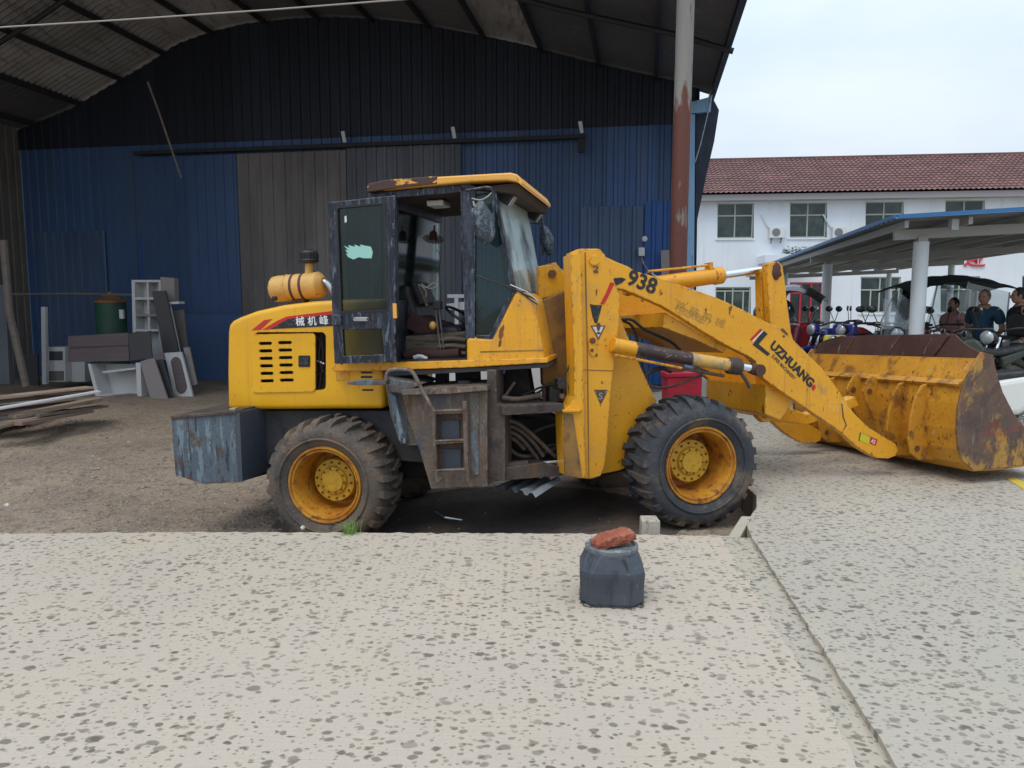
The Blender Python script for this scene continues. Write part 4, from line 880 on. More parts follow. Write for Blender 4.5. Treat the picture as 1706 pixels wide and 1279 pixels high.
# stripes
P('decal_band', RF, HN - .003, HN + .01, [(451, 548), (466, 539), (480, 531), (552, 524), (640, 519), (640, 538), (552, 543)], 'black_decal', hood, bevel=0)
P('red_stripe', RF, HN - .004, HN + .01, [(437, 549), (462, 534), (478, 527), (552, 518), (640, 513), (640, 519), (552, 524), (480, 531), (466, 539), (451, 548)], 'red_decal', hood, bevel=0)
P('red_stripe', RF, HN - .003, HN + .01, [(419, 550), (440, 533), (453, 531), (434, 549)], 'red_decal', hood, bevel=0)
for ch_, x in (('械', 493), ('机', 513), ('峰', 533)): text_on(RF, HN - .005, (x, 541.5 - (x - 493) * .04), (x + 14.5, 540.9 - (x - 493) * .04), ch_, M['text_white'], hood, bold=.012)
# --- air cleaner ---------------------------------------------------
ac = bpy.data.objects.new('air_cleaner', None); col.objects.link(ac); attach(ac, ld)
oA = .75
A0 = RF.pt(455, 482, oA); A1 = RF.pt(541, 474, oA); rA = (RF.sz(500, 455, oA)[1] - RF.sz(500, 499, oA)[1]) / 2; ln = (A1 - A0).length
MB().lathe([(0, rA * .8), (.02, rA * .96), (.06, rA), (ln * .27, rA), (ln * .28, rA * 1.04), (ln * .31, rA * 1.04), (ln * .32, rA), (ln * .86, rA), (ln * .9, rA * 1.03), (ln * .93, rA * .95), (ln, rA * .6)], A0, A1 - A0, 30).build('barrel', M['canister'], ac, smooth=True)
for t in (.42, .60): MB().lathe([(0, rA * 1.035), (.022, rA * 1.035)], A0.lerp(A1, t), A1 - A0, 30).build('strap', M['strap'], ac, smooth=True)
P('bracket', RF, oA - .05, oA + .05, [(486, 494), (507, 492), (506, 510), (486, 512)], 'strap', ac)
T('intake_pipe', RF, oA, [(527, 470), (540, 468), (552, 480), (558, 492)], .032, 'steel', ac)
T('intake_neck', RF, oA, [(515, 456), (515.5, 434)], .037, 'canister', ac, sm=0)
c = RF.pt(515, 437, oA)
MB().lathe([(-.01, .055), (.0, .082), (.02, .085), (.03, .078), (.085, .078), (.10, .070), (.112, .03)], c, (0, 0, 1), 20).build('rain_cap', M['black'], ac)
cap_ = MB()
for i in range(20):
    a = 2 * math.pi * i / 20; cap_.box((c.x + .08 * math.cos(a), c.y + .08 * math.sin(a), c.z + .055), (.008, .008, .05))
cap_.build('cap_fins', M['black'], ac)
MB().lathe([(0, .022), (.03, .022), (.035, .012)], RF.pt(459, 497, oA - .16), -RF.n, 12).build('dust_valve', M['black'], ac)

# --- fender, step box, handrail -------------------------------------
P('fender', RF, .16, .60, [(640, 631), (655, 643), (672, 656), (688, 690), (706, 742), (680, 742), (664, 734), (650, 690), (644, 655)], 'fender', bevel=.006)
P('fender_lip', RF, .10, .60, [(640, 628), (700, 640), (672, 656), (652, 652)], 'fender')
P('fender_edge', RF, .08, .2, [(646, 655), (658, 660), (676, 738), (668, 740), (660, 722)], 'peel_grey', bevel=.004)
sb = P('step_box', RF, .12, .62, [(670, 655), (811, 648), (812, 810), (718, 815), (697, 745), (680, 700)], 'step_box', bevel=.008)
P('box_flange', RF, .05, .62, [(668, 649), (745, 645), (811, 643), (812, 650), (745, 656), (670, 658)], 'bare_step', sb, bevel=.003)
cavity(sb, RF, [(726, 690), (772, 688), (773, 732), (726, 735)], .0, .20, .12); cavity(sb, RF, [(727, 740), (773, 737), (775, 780), (728, 785)], .0, .20, .12)
P('toe_plate', RF, .185, .195, [(735, 700), (765, 700), (766, 733), (735, 733)], 'box_blue', sb, bevel=0); P('toe_plate', RF, .185, .195, [(740, 748), (768, 748), (768, 784), (740, 784)], 'box_blue', sb, bevel=0)
T('ladder_rail', RF, .06, [(722, 684), (724, 740), (727, 800), (731, 804), (733, 796)], .013, 'bare_step', sb, 8); T('ladder_rail', RF, .06, [(774, 668), (776, 740), (779, 803)], .019, 'bare_step', sb, 8)
for y in (684, 734, 783): T('rung', RF, .06, [(722, y + 1), (748, y - .5), (776, y - 1)], .011, 'bare_step', sb, 8)
T('latch_bar', RF, .05, [(802, 706), (801, 728), (803, 754), (807, 754), (806, 722), (803, 706)], .005, 'bare_step', sb, 6)
P('box_side_strip', RF, .112, .125, [(783, 655), (797, 654), (797, 790), (786, 792)], 'fender', sb, bevel=0)
T('handrail', RF, -.02, [(643, 634), (645, 620), (653, 614.5), (682, 615), (690, 622), (703, 650), (722, 684)], .016, 'bare_step', None, 10)
P('mud_bar', RF, -.03, .06, [(577, 637), (600, 633), (643, 633), (643, 641), (600, 642), (578, 640)], 'peel_grey', bevel=.004)
P('hinge_column', RF, .16, .42, [(811, 616), (826, 616), (828, 672), (841, 676), (841, 800), (811, 803)], 'grime', bevel=.005)
P('hitch_plate', RF, .5, .62, [(818, 625), (836, 625), (838, 800), (822, 800)], 'grime_dark')

# --- cab ------------------------------------------------------------
cab = bpy.data.objects.new('cab', None); col.objects.link(cab); attach(cab, ld)
CN, CF = .22, 1.62       # near and far side planes of the cab
def CP(name, o0, o1, pts, mat, par=cab, **k): return P(name, RF, o0, o1, pts, mat, par, **k)
# posts: near rear post, near front post, far posts, headers
CP('rear_post', CN, CN + .07, [(646, 322), (659, 322), (660, 604), (648, 606)], 'cab_black')
CP('front_post', CN, CN + .07, [(767, 310), (792, 314), (791, 565), (776, 565), (768, 400)], 'cab_black')
CP('door_header', CN, CN + .06, [(612, 322), (780, 306), (792, 310), (792, 318), (768, 319), (657, 329), (612, 333)], 'cab_black')
CP('rear_post', CF - .07, CF, [(622, 325), (634, 325), (636, 600), (624, 600)], 'cab_black')
CP('far_post', CF - .07, CF, [(704, 330), (716, 330), (718, 560), (704, 560)], 'cab_black'); CP('front_post', CF - .07, CF, [(770, 325), (782, 325), (800, 560), (788, 560)], 'cab_black')
CP('rear_frame', CN + .07, CF - .07, [(650, 325), (659, 325), (659, 345), (650, 345)], 'cab_black'); CP('rear_wall', CN + .07, CF - .07, [(650, 500), (658, 500), (658, 610), (650, 610)], 'cab_black')
CP('rear_glass', CN + .08, CF - .08, [(652, 345), (655, 345), (655, 500), (652, 500)], 'cab_glass', bevel=0)
CP('far_glass', CF - .03, CF - .02, [(636, 335), (704, 335), (704, 540), (636, 540)], 'far_glass', bevel=0)
CP('ceiling', CN + .03, CF - .02, [(655, 322), (845, 308), (845, 314), (655, 330)], 'cab_under')
CP('floor_pan', CN + .03, CF, [(640, 601), (905, 594), (905, 602), (640, 609)], 'grime_dark')
# roof: main slab and the stepped visor
roof = CP('roof', CN - .06, CF - .10, [(612, 319), (613, 307), (640, 301), (728, 294), (850, 287), (862, 290), (868, 300), (871, 306), (862, 303), (845, 300), (780, 303), (700, 310)], 'roof_yellow', bevel=.012)
CP('roof_rear_trim', CN - .064, CF - .096, [(611, 320), (612, 306), (640, 299.5), (728, 292.8), (728, 306), (660, 313)], 'roof_peel', roof, bevel=.006)
v0 = [(868, 300), (872, 312), (884, 316), (893, 321), (905, 326), (908, 336), (899, 335), (880, 323), (866, 312), (858, 303)]
# visor follows the roof front edge backward across the cab
A_ = [(862, 291), (870, 309), (900, 325), (908, 334), (906, 339), (895, 333), (872, 318), (862, 306)]
vis_near = [(846, 289), (862, 292), (868, 303), (866, 309), (858, 303), (846, 300)]
CP('visor_lip', CN - .06, CF - .10, [(858, 290), (869, 303), (869, 309), (862, 303)], 'roof_yellow', roof, bevel=.004)
fr0 = RF.sz(866, 300, CN - .06)
vs = [RF.pt(864, 291, CN - .05), RF.pt(872, 309, CN - .05), RF.pt(862, 306, CN + .02)]
# underside of visor in the dark headliner colour
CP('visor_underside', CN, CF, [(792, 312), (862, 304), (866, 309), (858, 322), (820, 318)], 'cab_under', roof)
CP('inner_light', .42, .62, [(710, 334), (738, 332), (739, 341), (711, 343)], 'white_lamp', cab, bevel=.008)
# side quarter glass and windscreen
CP('quarter_glass', CN + .02, CN + .03, [(793, 318), (822, 320), (856, 484), (818, 561), (793, 563)], 'cab_glass', bevel=0)
CP('screen_frame', CN, CN + .05, [(820, 317), (826, 317), (859, 482), (852, 487)], 'cab_black', bevel=.004)
CP('quarter_frame', CN, CN + .05, [(793, 558), (815, 558), (852, 482), (859, 484), (821, 566), (793, 568)], 'cab_black', bevel=.004)
CP('windscreen', CN + .06, CF - .02, [(823, 320), (826, 320), (857, 484), (854, 484)], 'screen_glass', bevel=0)
CP('screen_frame', CF - .05, CF, [(820, 325), (826, 325), (848, 484), (842, 484)], 'cab_black', bevel=.004)
# cowl
cowl = CP('cowl', CN - .005, .95, [(776, 560), (819, 562), (858, 485), (873, 488), (889, 502), (905, 585), (907, 603), (777, 612)], 'yellow', bevel=.03, seg=3)
CP('seam', CN - .008, CN + .01, [(800, 585), (905, 582), (905, 584), (800, 587)], 'yellow_dirty_shade', cowl, bevel=0)
CP('cowl_hole', CN - .007, CN + .01, [(831, 567), (836, 568), (834, 577), (830, 578)], 'bolt', cowl, bevel=0)
sill = CP('sill', CN - .02, .9, [(552, 612), (560, 604), (640, 604), (776, 600), (912, 596), (912, 604), (777, 612), (640, 617), (556, 619)], 'yellow', bevel=.006)
CP('under_sill', CN + .01, .9, [(636, 618), (777, 613), (912, 605), (912, 612), (777, 620), (640, 627)], 'chassis', bevel=.003)
# tangle of brackets, tank and pipes below the cab floor
P('lower_block', RF, .5, .62, [(655, 624), (705, 624), (705, 655), (665, 655)], 'grime_dark'); P('lower_block', RF, .5, .62, [(725, 622), (742, 622), (742, 660), (725, 660)], 'grime_dark')
P('lower_block', RF, .5, .62, [(758, 620), (795, 620), (797, 660), (760, 660)], 'grime_dark'); P('fuel_cap', RF, .3, .5, [(762, 634), (782, 634), (783, 648), (760, 648)], 'chassis', bevel=.01)
P('valve_block', RF, .62, .80, [(848, 612), (878, 612), (886, 660), (842, 664)], 'grime_dark', bevel=.01)
P('valve_block', RF, .6, .7, [(842, 612), (850, 612), (852, 665), (836, 660)], 'grime_dark')
T('rod', RF, .5, [(818, 612), (824, 650)], .01, 'steel', None, 6)
# open door, swung back against the hood side
DO = .06
door = CP('cab_door', DO, DO + .045, [(545, 337), (658, 325), (659, 603), (557, 606)], 'cab_black', cab, holes=[[(561, 346), (639, 339), (646, 516), (568, 519)], [(570, 549), (636, 547), (640, 590), (573, 593)]], bevel=.005)
CP('door_pane', DO + .018, DO + .026, [(558, 343), (642, 336), (650, 519), (565, 522)], 'door_glass', door, bevel=0)
CP('door_pane', DO + .018, DO + .026, [(567, 546), (640, 545), (644, 593), (571, 596)], 'door_glass', door, bevel=0)
CP('rubber_seal', DO - .004, DO + .02, [(559, 344), (641, 337), (648, 518), (566, 521)], 'black', door, holes=[[(562, 347), (638, 340), (645, 515), (569, 518)]], bevel=0)
CP('door_handle', DO - .02, DO - .0, rrect(588, 528, 614, 535, 3), 'steel', door, bevel=.003); MB().ell(RF.pt(613, 531, DO - .022), (.012, .008, .012)).build('lock', M['bolt'], door)
CP('door_bracket', DO - .02, DO + .01, rrect(553, 524, 568, 541, 2), 'cab_black', door, bevel=.003)
T('hinge', RF, DO + .0, [(655, 372), (656, 392)], .012, 'cab_black', door, 8, 0); T('hinge', RF, DO, [(657, 556), (657, 574)], .012, 'cab_black', door, 8, 0)
CP('orange_tape', DO - .003, DO + .01, [(654, 505), (660, 505), (661, 530), (655, 530)], 'roof_yellow', door, bevel=0)
leaf = [(573, 409), (582, 413), (580, 408), (592, 411), (590, 407), (601, 411), (600, 407), (612, 410), (611, 409), (618, 411), (621, 420), (619, 430), (606, 430), (598, 428), (589, 432), (580, 428), (576, 422), (580, 423), (575, 416), (580, 417)]
CP('mint_sticker', DO + .016, DO + .0178, leaf, 'mint', door, bevel=0)
CP('mint_sticker', DO + .016, DO + .0178, [(574, 360), (577, 359), (578, 368), (576, 371), (574, 370)], 'white_lamp', door, bevel=0)
CP('faded_sticker', CF - .04, CF - .032, [(x * .62 + 320, y * .7 + 158) for x, y in leaf], 'mint_dim', cab, bevel=0)
# interior: seat, lever stand, steering column, fan, wheel
seat = P('seat', RF, .6, 1.15, [(668, 476), (678, 474), (700, 540), (762, 545), (766, 560), (690, 566), (676, 530)], 'seat', cab, bevel=.03, seg=3)
P('seat_cover', RF, .58, 1.0, [(684, 520), (706, 532), (735, 540), (733, 556), (700, 558), (668, 545)], 'red_cloth', seat, bevel=.02, seg=3)
P('head_rest', RF, .7, 1.05, [(682, 470), (692, 468), (708, 505), (697, 510)], 'seat', seat, bevel=.02, seg=3)
P('seat_base', RF, .55, 1.15, [(672, 560), (775, 552), (778, 602), (672, 604)], 'khaki', cab, bevel=.01)
T('bellows_fold', RF, .52, [(735, 566), (755, 563), (776, 566)], .02, 'khaki', seat); T('bellows_fold', RF, .52, [(730, 578), (752, 575), (776, 578)], .02, 'khaki', seat); T('bellows_fold', RF, .52, [(732, 589), (756, 587), (776, 589)], .018, 'khaki', seat)
T('rolled_mat', RF, .45, [(676, 592), (700, 586), (730, 592), (766, 588)], .045, 'red_cloth', cab, 10); T('crumpled_cloth', RF, .42, [(690, 596), (700, 592), (712, 598)], .022, 'white_lamp', cab, 8)
for x in (725, 731): T('lever', RF, .5, [(x, 512), (x + 4, 545), (x + 9, 586)], .006, 'steel', cab, 6)
P('lever_knob', RF, .46, .54, [(720, 500), (733, 500), (734, 515), (721, 516)], 'black', cab, bevel=.01)
T('side_lever', RF, .7, [(697, 476), (704, 492), (712, 510)], .014, 'bare_step', cab); MB().ell(RF.pt(721, 542, .5), (.03, .03, .035)).build('knob', M['canister'], cab, smooth=True)
T('steering_column', RF, .8, [(800, 600), (785, 560), (772, 530)], .03, 'black', cab)
c = RF.pt(775, 530, .85); tp = [c + RF.e * (.2 * math.cos(a) * .8) + RF.n * (.2 * math.sin(a)) + Vector((0, 0, -.2 * math.cos(a) * .5)) for a in [2 * math.pi * i / 28 for i in range(28)]]
MB().tube(tp, .013, 8, True).build('steering_wheel', M['black'], cab, smooth=True)
P('dashboard', RF, .4, 1.3, [(800, 535), (850, 500), (872, 520), (880, 580), (800, 590)], 'black', cab, bevel=.02)
P('side_console', RF, 1.1, 1.45, [(725, 545), (800, 540), (805, 560), (735, 565)], 'seat', cab, bevel=.02)
# small fan
fc = RF.pt(722, 398, .9); fan = MB()
for rr_ in (.04, .065, .088): fan.tube([fc + RF.e * (rr_ * math.cos(a)) + Vector((0, 0, 0.35 * rr_ * math.sin(a))) - RF.n * (rr_ * .9 * math.sin(a)) for a in [6.2832 * i / 20 for i in range(20)]], .004, 5, True)
for i in range(16):
    a = 6.2832 * i / 16; fan.tube([fc - RF.n * .0, fc + RF.e * (.088 * math.cos(a)) + Vector((0, 0, .031 * math.sin(a))) - RF.n * (.08 * math.sin(a))], .003, 4)
fo = fan.build('fan_cage', M['strap'], cab)
MB().lathe([(0, .03), (.05, .035), (.07, .02)], fc + Vector((0, 0, .0)), (0, 0, 1), 12).build('fan_motor', M['strap'], fo); T('fan_stem', RF, .9, [(724, 375), (722, 395)], .008, 'strap', fo, 6)
T('cable', RF, .88, [(727, 415), (735, 425), (731, 450), (735, 500), (728, 540)], .003, 'strap', cab, 5)
T('white_cord', RF, .6, [(697, 474), (710, 480), (722, 470), (728, 472), (727, 478), (718, 481), (708, 478), (702, 472)], .005, 'rope', cab, 5); T('white_cord', RF, .6, [(704, 478), (711, 485), (709, 495)], .004, 'rope', cab, 5)
# mirrors
T('mirror_arm', RF, CN - .12, [(776, 317), (800, 313), (814, 311), (820, 315), (822, 330), (822, 380), (818, 398)], .010, 'cab_black', cab, 8)
T('mirror_arm', RF, CN - .12, [(786, 330), (800, 334), (812, 328), (820, 320)], .005, 'rope', cab, 6)
mb = MB(); c = RF.pt(806, 371, CN - .14)
rot = Matrix.Rotation(R(-12), 3, RF.n) 
mb.ell(c, (.075, .05, .165), 18, 14, rot)
for v in mb.v:
    d = mnoise.noise(v * 14); v += (v - c).normalized() * d * .02
mb.build('wrapped_mirror', M['bag'], cab, smooth=True)
T('mirror_tie', RF, CN - .14, [(788, 335), (792, 345), (786, 350), (793, 356), (789, 338)], .006, 'rope', cab, 5)
T('mirror_arm', RF, CF + .1, [(860, 352), (892, 350), (903, 356), (906, 400), (904, 425)], .010, 'cab_black', cab, 8); T('mirror_arm', RF, CF + .1, [(862, 372), (903, 371)], .008, 'cab_black', cab, 8)
mb = MB(); c = RF.pt(911, 400, CF + .12); mb.ell(c, (.06, .05, .15), 16, 12, rot)
for v in mb.v: v += (v - c).normalized() * mnoise.noise(v * 14) * .02
mb.build('wrapped_mirror', M['bag'], cab, smooth=True)
# work lamps under the visor
def worklight(px, py, o, rz):
    c = RF.pt(px, py, o); rt = Matrix.Rotation(R(rz), 3, RF.n); l_ = MB().box(c, (.12, .11, .11), Matrix((RF.e, RF.p, Vector((0, 0, 1)))).transposed() @ Matrix.Rotation(R(35), 3, 'Y')).build('work_light', M['black'], cab, bevel=.012)
    MB().box(c + RF.e * .052 + Vector((0, 0, -.042)), (.014, .09, .09), Matrix((RF.e, RF.p, Vector((0, 0, 1)))).transposed() @ Matrix.Rotation(R(35), 3, 'Y')).build('lens', M['steel'], l_, bevel=.004)
worklight(843, 327, CN + .18, 0); worklight(889, 356, CF - .0, 0)
T('light_wire', RF, CN + .1, [(818, 330), (828, 319), (840, 316), (846, 322)], .004, 'rope', cab, 5)
# wipers
T('wiper', RF, CN - .01, [(794, 459), (830, 471), (862, 484), (893, 499)], .007, 'black', cab, 6, 0); T('wiper', RF, CN - .01, [(845, 474), (875, 492), (895, 507)], .006, 'black', cab, 6, 0); T('wiper', RF, CN - .02, [(850, 474), (878, 486), (897, 502)], .005, 'steel', cab, 6, 0)
P('document', RF, CN + .04, CN + .05, [(796, 508), (806, 502), (808, 508), (797, 514)], 'white_lamp', cab, bevel=0)
# --- front frame -----------------------------------------------------
tower_pts = [(950, 421), (966, 414), (998, 414), (1008, 424), (1033, 494), (1031, 540), (1022, 617), (1017, 660), (1012, 740), (1008, 775), (1001, 793), (985, 798), (968, 797), (941, 792), (937, 683), (950, 676), (957, 660), (957, 600)]
tower = P('front_tower', FF, .30, .40, tower_pts, 'yellow', bevel=.008)
P('tower_flange', FF, .22, .40, [(951, 424), (968, 418), (971, 560), (973, 680), (976, 796), (968, 797), (941, 792), (937, 683), (950, 676), (957, 660), (957, 600)], 'yellow', tower, bevel=.006)
P('tower_foot_plate', FF, .21, .225, [(939, 688), (955, 690), (970, 795), (941, 791)], 'yellow_dirty_shade', tower, bevel=0)
P('weld_seam', FF, .297, .305, [(957, 615), (1022, 617), (1022, 618.2), (957, 616.2)], 'yellow_dirty_shade', tower, bevel=0); P('weld_seam', FF, .297, .305, [(974, 420), (976, 420), (980, 600), (982, 796), (980.5, 796), (978, 600)], 'yellow_dirty_shade', tower, bevel=0)
P('ledge', FF, .18, .32, [(938, 682), (971, 682), (971, 686), (938, 686)], 'yellow', tower, bevel=.002)
P('front_tower', FF, 1.42, 1.52, tower_pts, 'yellow_dirty_shade', bevel=.008)
P('frame_side', FF, .46, .52, [(1010, 500), (1032, 520), (1040, 545), (1062, 600), (1094, 668), (1070, 760), (1036, 783), (1000, 790)], 'yellow', bevel=.006)
P('frame_side', FF, 1.3, 1.36, [(1010, 500), (1032, 520), (1040, 545), (1062, 600), (1094, 668), (1070, 760), (1036, 783), (1000, 790)], 'yellow_dirty_shade', bevel=.006)
P('lower_frame', FF, .5, 1.35, [(985, 700), (1090, 690), (1090, 770), (985, 800)], 'grime_dark', bevel=.01)
# centre hitch part, its shade put into a browner yellow
P('hitch_cheek', FF, .62, .70, [(905, 500), (950, 480), (952, 660), (940, 672), (925, 660), (905, 640), (902, 560)], 'yellow_dirty_shade', bevel=.01)
P('tilt_bracket', FF, .72, .80, [(897, 443), (918, 441), (930, 449), (950, 456), (950, 488), (898, 499)], 'yellow', bevel=.008); P('tilt_bracket', FF, 1.0, 1.08, [(897, 443), (918, 441), (930, 449), (960, 456), (960, 488), (898, 499)], 'yellow_dirty_shade', bevel=.008)
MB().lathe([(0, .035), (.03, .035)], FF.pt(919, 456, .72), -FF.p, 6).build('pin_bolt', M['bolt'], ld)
P('hitch_box', FF, .80, 1.2, [(940, 500), (1000, 470), (1030, 690), (940, 690)], 'yellow_dirty_shade', bevel=.01)
P('hitch_beam', FF, .2, 1.4, [(838, 676), (940, 672), (940, 686), (838, 692)], 'grime', bevel=.006)
P('hitch_tray', FF, .35, 1.3, [(838, 779), (905, 770), (940, 778), (940, 792), (850, 800), (838, 800)], 'grime', bevel=.008)
P('hitch_core', FF, .75, 1.25, [(835, 695), (950, 695), (960, 770), (835, 770)], 'grime_dark', bevel=.02)
P('yellow_tab', FF, .4, .46, [(896, 786), (912, 785), (912, 792), (896, 793)], 'yellow')
# bolts and plates on the tower
P('oval_plate', FF, .285, .31, [(x, y) for x, y in [(988 + 8.5 * math.cos(R(a)) * (1 if math.sin(R(a)) < 0 else .7), 573 + (12 if math.sin(R(a)) > 0 else -4) + 8 * math.sin(R(a))) for a in range(0, 360, 24)]], 'yellow', tower, bevel=.002)
for (x, y, r_) in ((987, 567, .024), (986, 583, .013)): MB().lathe([(0, r_), (.014, r_), (.017, r_ * .6)], FF.pt(x, y, .285), -FF.p, 14).build('bolt', M['bolt'], tower)
P('pivot_cap', FF, .28, .31, circle_px(991, 434, 8, 9), 'yellow', tower, bevel=.004); MB().lathe([(0, .012), (.012, .012)], FF.pt(991, 452, .30), -FF.p, 8).build('bolt', M['bolt'], tower)
P('warning_sticker', FF, .297, .305, [(985, 543), (1008, 543), (997, 565)], 'white_decal', tower, bevel=0); P('warning_edge', FF, .2965, .298, [(984, 542), (1009, 542), (997, 567)], 'brown_decal', tower, holes=[[(987, 544), (1006, 544), (997, 562)]], bevel=0)
text_on(FF, .2955, (993.5, 556), (1000.5, 556), '!', M['brown_decal'], tower, bold=.02, hscale=.55); P('weathered_sticker', FF, .297, .305, [(990, 649), (1012, 649), (1010, 656), (1002, 672), (999, 671)], 'brown_decal', tower, bevel=0)
text_on(FF, .2955, (997, 665), (1004, 665), 'S', M['tan_board'], tower, bold=.02, hscale=.9)
P('black_claw_sticker', FF, .2965, .305, [(983, 506), (990, 508), (1003, 508), (1000, 520), (995, 538), (991, 538), (987, 526)], 'black_decal', tower, bevel=0)
P('red_claw_sticker', FF, .2966, .305, [(1000, 506), (1010, 487), (1017, 470), (1024, 471), (1020, 480), (1012, 497), (1006, 507)], 'red_decal', tower, bevel=0)
# --- lift arms ---------------------------------------------------------
arm_up = [(1000, 415), (1008, 427), (1027, 436), (1047, 444), (1060, 452), (1075, 456), (1106, 465), (1140, 477), (1185, 492), (1215, 505), (1242, 518), (1280, 538), (1300, 547), (1326, 570), (1352, 596), (1368, 612), (1383, 630), (1397, 650), (1409, 668), (1423, 688), (1439, 704), (1452, 715), (1465, 723), (1480, 732), (1492, 739)]
arm_dn = [(1497, 748), (1493, 759), (1480, 764), (1461, 763), (1445, 755), (1429, 745), (1403, 721), (1371, 699), (1346, 682), (1322, 666), (1298, 649), (1274, 632), (1262, 614), (1259, 602), (1250, 595), (1210, 575), (1168, 550), (1137, 530), (1106, 511), (1070, 495), (1040, 482), (1012, 478), (990, 470), (975, 440), (978, 420)]
arm = P('lift_arm', FF, .34, .42, arm_up + arm_dn, 'yellow', bevel=.006)
AF = FF.sz
arm2 = P('lift_arm', FF, .34, .42, arm_up + arm_dn, 'yellow', bevel=.006)
for v in arm2.data.vertices: v.co += FF.n * 1.06
# underside web between the arms (torsion box) and lower lugs
P('arm_gusset', FF, .42, 1.42, [(1108, 520), (1170, 556), (1212, 580), (1205, 588), (1160, 566), (1104, 545)], 'yellow', bevel=.006)
P('arm_cross_tube', FF, .42, 1.42, [(1275, 640), (1300, 656), (1322, 672), (1300, 700), (1275, 690)], 'yellow', bevel=.01)
lug = P('arm_lug', FF, .66, .74, [(1262, 610), (1285, 640), (1310, 665), (1296, 690), (1283, 702), (1272, 704), (1264, 696), (1258, 680), (1268, 640)], 'yellow', bevel=.006)
MB().lathe([(0, .035), (.03, .035), (.035, .02)], FF.pt(1274, 690, .66), -FF.p, 12).build('pin', M['bolt'], lug); MB().lathe([(0, .018), (.02, .018)], FF.pt(1279, 677, .66), -FF.p, 8).build('bolt', M['bolt'], lug)
P('arm_lug', FF, .98, 1.06, [(1262, 610), (1285, 640), (1310, 665), (1296, 690), (1283, 702), (1272, 704), (1264, 696), (1258, 680), (1268, 640)], 'yellow', bevel=.006)
P('push_link', FF, .80, .92, [(1285, 668), (1345, 690), (1425, 660), (1432, 676), (1345, 708), (1278, 700)], 'yellow', bevel=.01)
# --- bell crank -----------------------------------------------------------
crank = P('bell_crank', FF, .70, .78, [(1277, 441), (1286, 436), (1298, 436), (1304, 444), (1308, 470), (1311, 500), (1318, 552), (1330, 600), (1300, 690), (1280, 690), (1270, 600), (1284, 540)], 'yellow', bevel=.006)
crank2 = P('bell_crank', FF, .96, 1.04, [(1277, 441), (1286, 436), (1298, 436), (1304, 444), (1308, 470), (1311, 500), (1318, 552), (1330, 600), (1300, 690), (1280, 690), (1270, 600), (1284, 540)], 'yellow', bevel=.006)
for y in (463, 495): P('crank_web', FF, .78, .96, [(1280, y + 3), (1300, y), (1300, y + 4), (1280, y + 7)], 'yellow_dirty_shade', crank, bevel=.002)
P('crank_web', FF, .82, .92, [(1268, 450), (1280, 443), (1284, 540), (1270, 560)], 'yellow', crank)
mb = MB(); c = FF.pt(1294, 452, .70)
mb.ell(c, (.045, .02, .085), 14, 10, Matrix.Rotation(FF.yaw, 3, 'Z'))
for v in mb.v: v += (v - c).normalized() * mnoise.noise(v * 40) * .02
mb.build('greasy_pin', M['strap'], crank, smooth=True)
# --- tilt cylinder ---------------------------------------------------------
TO = .87
def cyl(name, F, o, a, b, r, mat, parent=None, prof=None, n=24):
    A = F.pt(a[0], a[1], o); B = F.pt(b[0], b[1], o); L_ = (B - A).length
    pr = [(h * L_, rr_ * r) for h, rr_ in (prof or ((0, 1), (1, 1)))]
    return MB().lathe(pr, A, B - A, n).build(name, M[mat], parent or ld, smooth=True)
tc_ = cyl('tilt_cylinder', FF, TO, (1040, 480), (1204, 458), .072, 'yellow', None, ((0, .9), (.02, 1), (.90, 1), (.905, 1.1), (.985, 1.1), (1, .9)))
cyl('rod', FF, TO, (1200, 459), (1278, 448), .032, 'chrome', tc_)
T('oil_pipe', FF, TO - .02, [(1080, 452), (1100, 450), (1140, 446), (1185, 441)], .011, 'yellow', tc_, 8, 0); P('pipe_clip', FF, TO - .04, TO + .04, [(1181, 437), (1188, 436), (1189, 450), (1182, 451)], 'yellow', tc_)
T('oil_pipe', FF, TO - .02, [(1085, 454), (1092, 461), (1106, 464)], .009, 'steel', tc_, 8)
# --- lift cylinder -----------------------------------------------------------
LO = .26
lc = cyl('lift_cylinder', FF, LO, (1020, 574), (1058, 581), .058, 'yellow')
cyl('peeled_barrel', FF, LO, (1056, 580), (1152, 598), .0565, 'cyl_peel', lc, ((0, 1), (1, .95)))
cyl('worn_barrel', FF, LO, (1150, 597.5), (1216, 608), .054, 'cyl_yellow', lc, ((0, 1), (1, .98)))
cyl('gland', FF, LO, (1212, 608), (1233, 611), .072, 'grime', lc, ((0, .9), (.1, 1), (.9, 1), (1, .85)))
cyl('rod', FF, LO, (1230, 610), (1256, 614), .033, 'chrome', lc)
MB().lathe([(-.05, .05), (.05, .05)], FF.pt(1262, 616, LO), FF.p, 14).build('rod_eye', M['strap'], lc); cyl('eye_neck', FF, LO, (1250, 613), (1262, 616), .045, 'strap', lc)
T('oil_pipe', FF, LO - .02, [(1024, 591), (1070, 600), (1136, 613)], .012, 'yellow', lc, 8, 0); T('oil_pipe', FF, LO, [(1136, 613), (1165, 619), (1206, 626)], .014, 'dust_hose', lc, 8)
T('oil_pipe', FF, LO, [(1152, 604), (1168, 615), (1180, 619)], .010, 'dust_hose', lc, 8); T('hanger', FF, LO, [(1232, 618), (1242, 632), (1250, 646)], .016, 'grime', lc, 6, 0)
cyl('lift_cylinder', FF, 1.5, (1020, 574), (1216, 608), .056, 'yellow_dirty_shade'); 
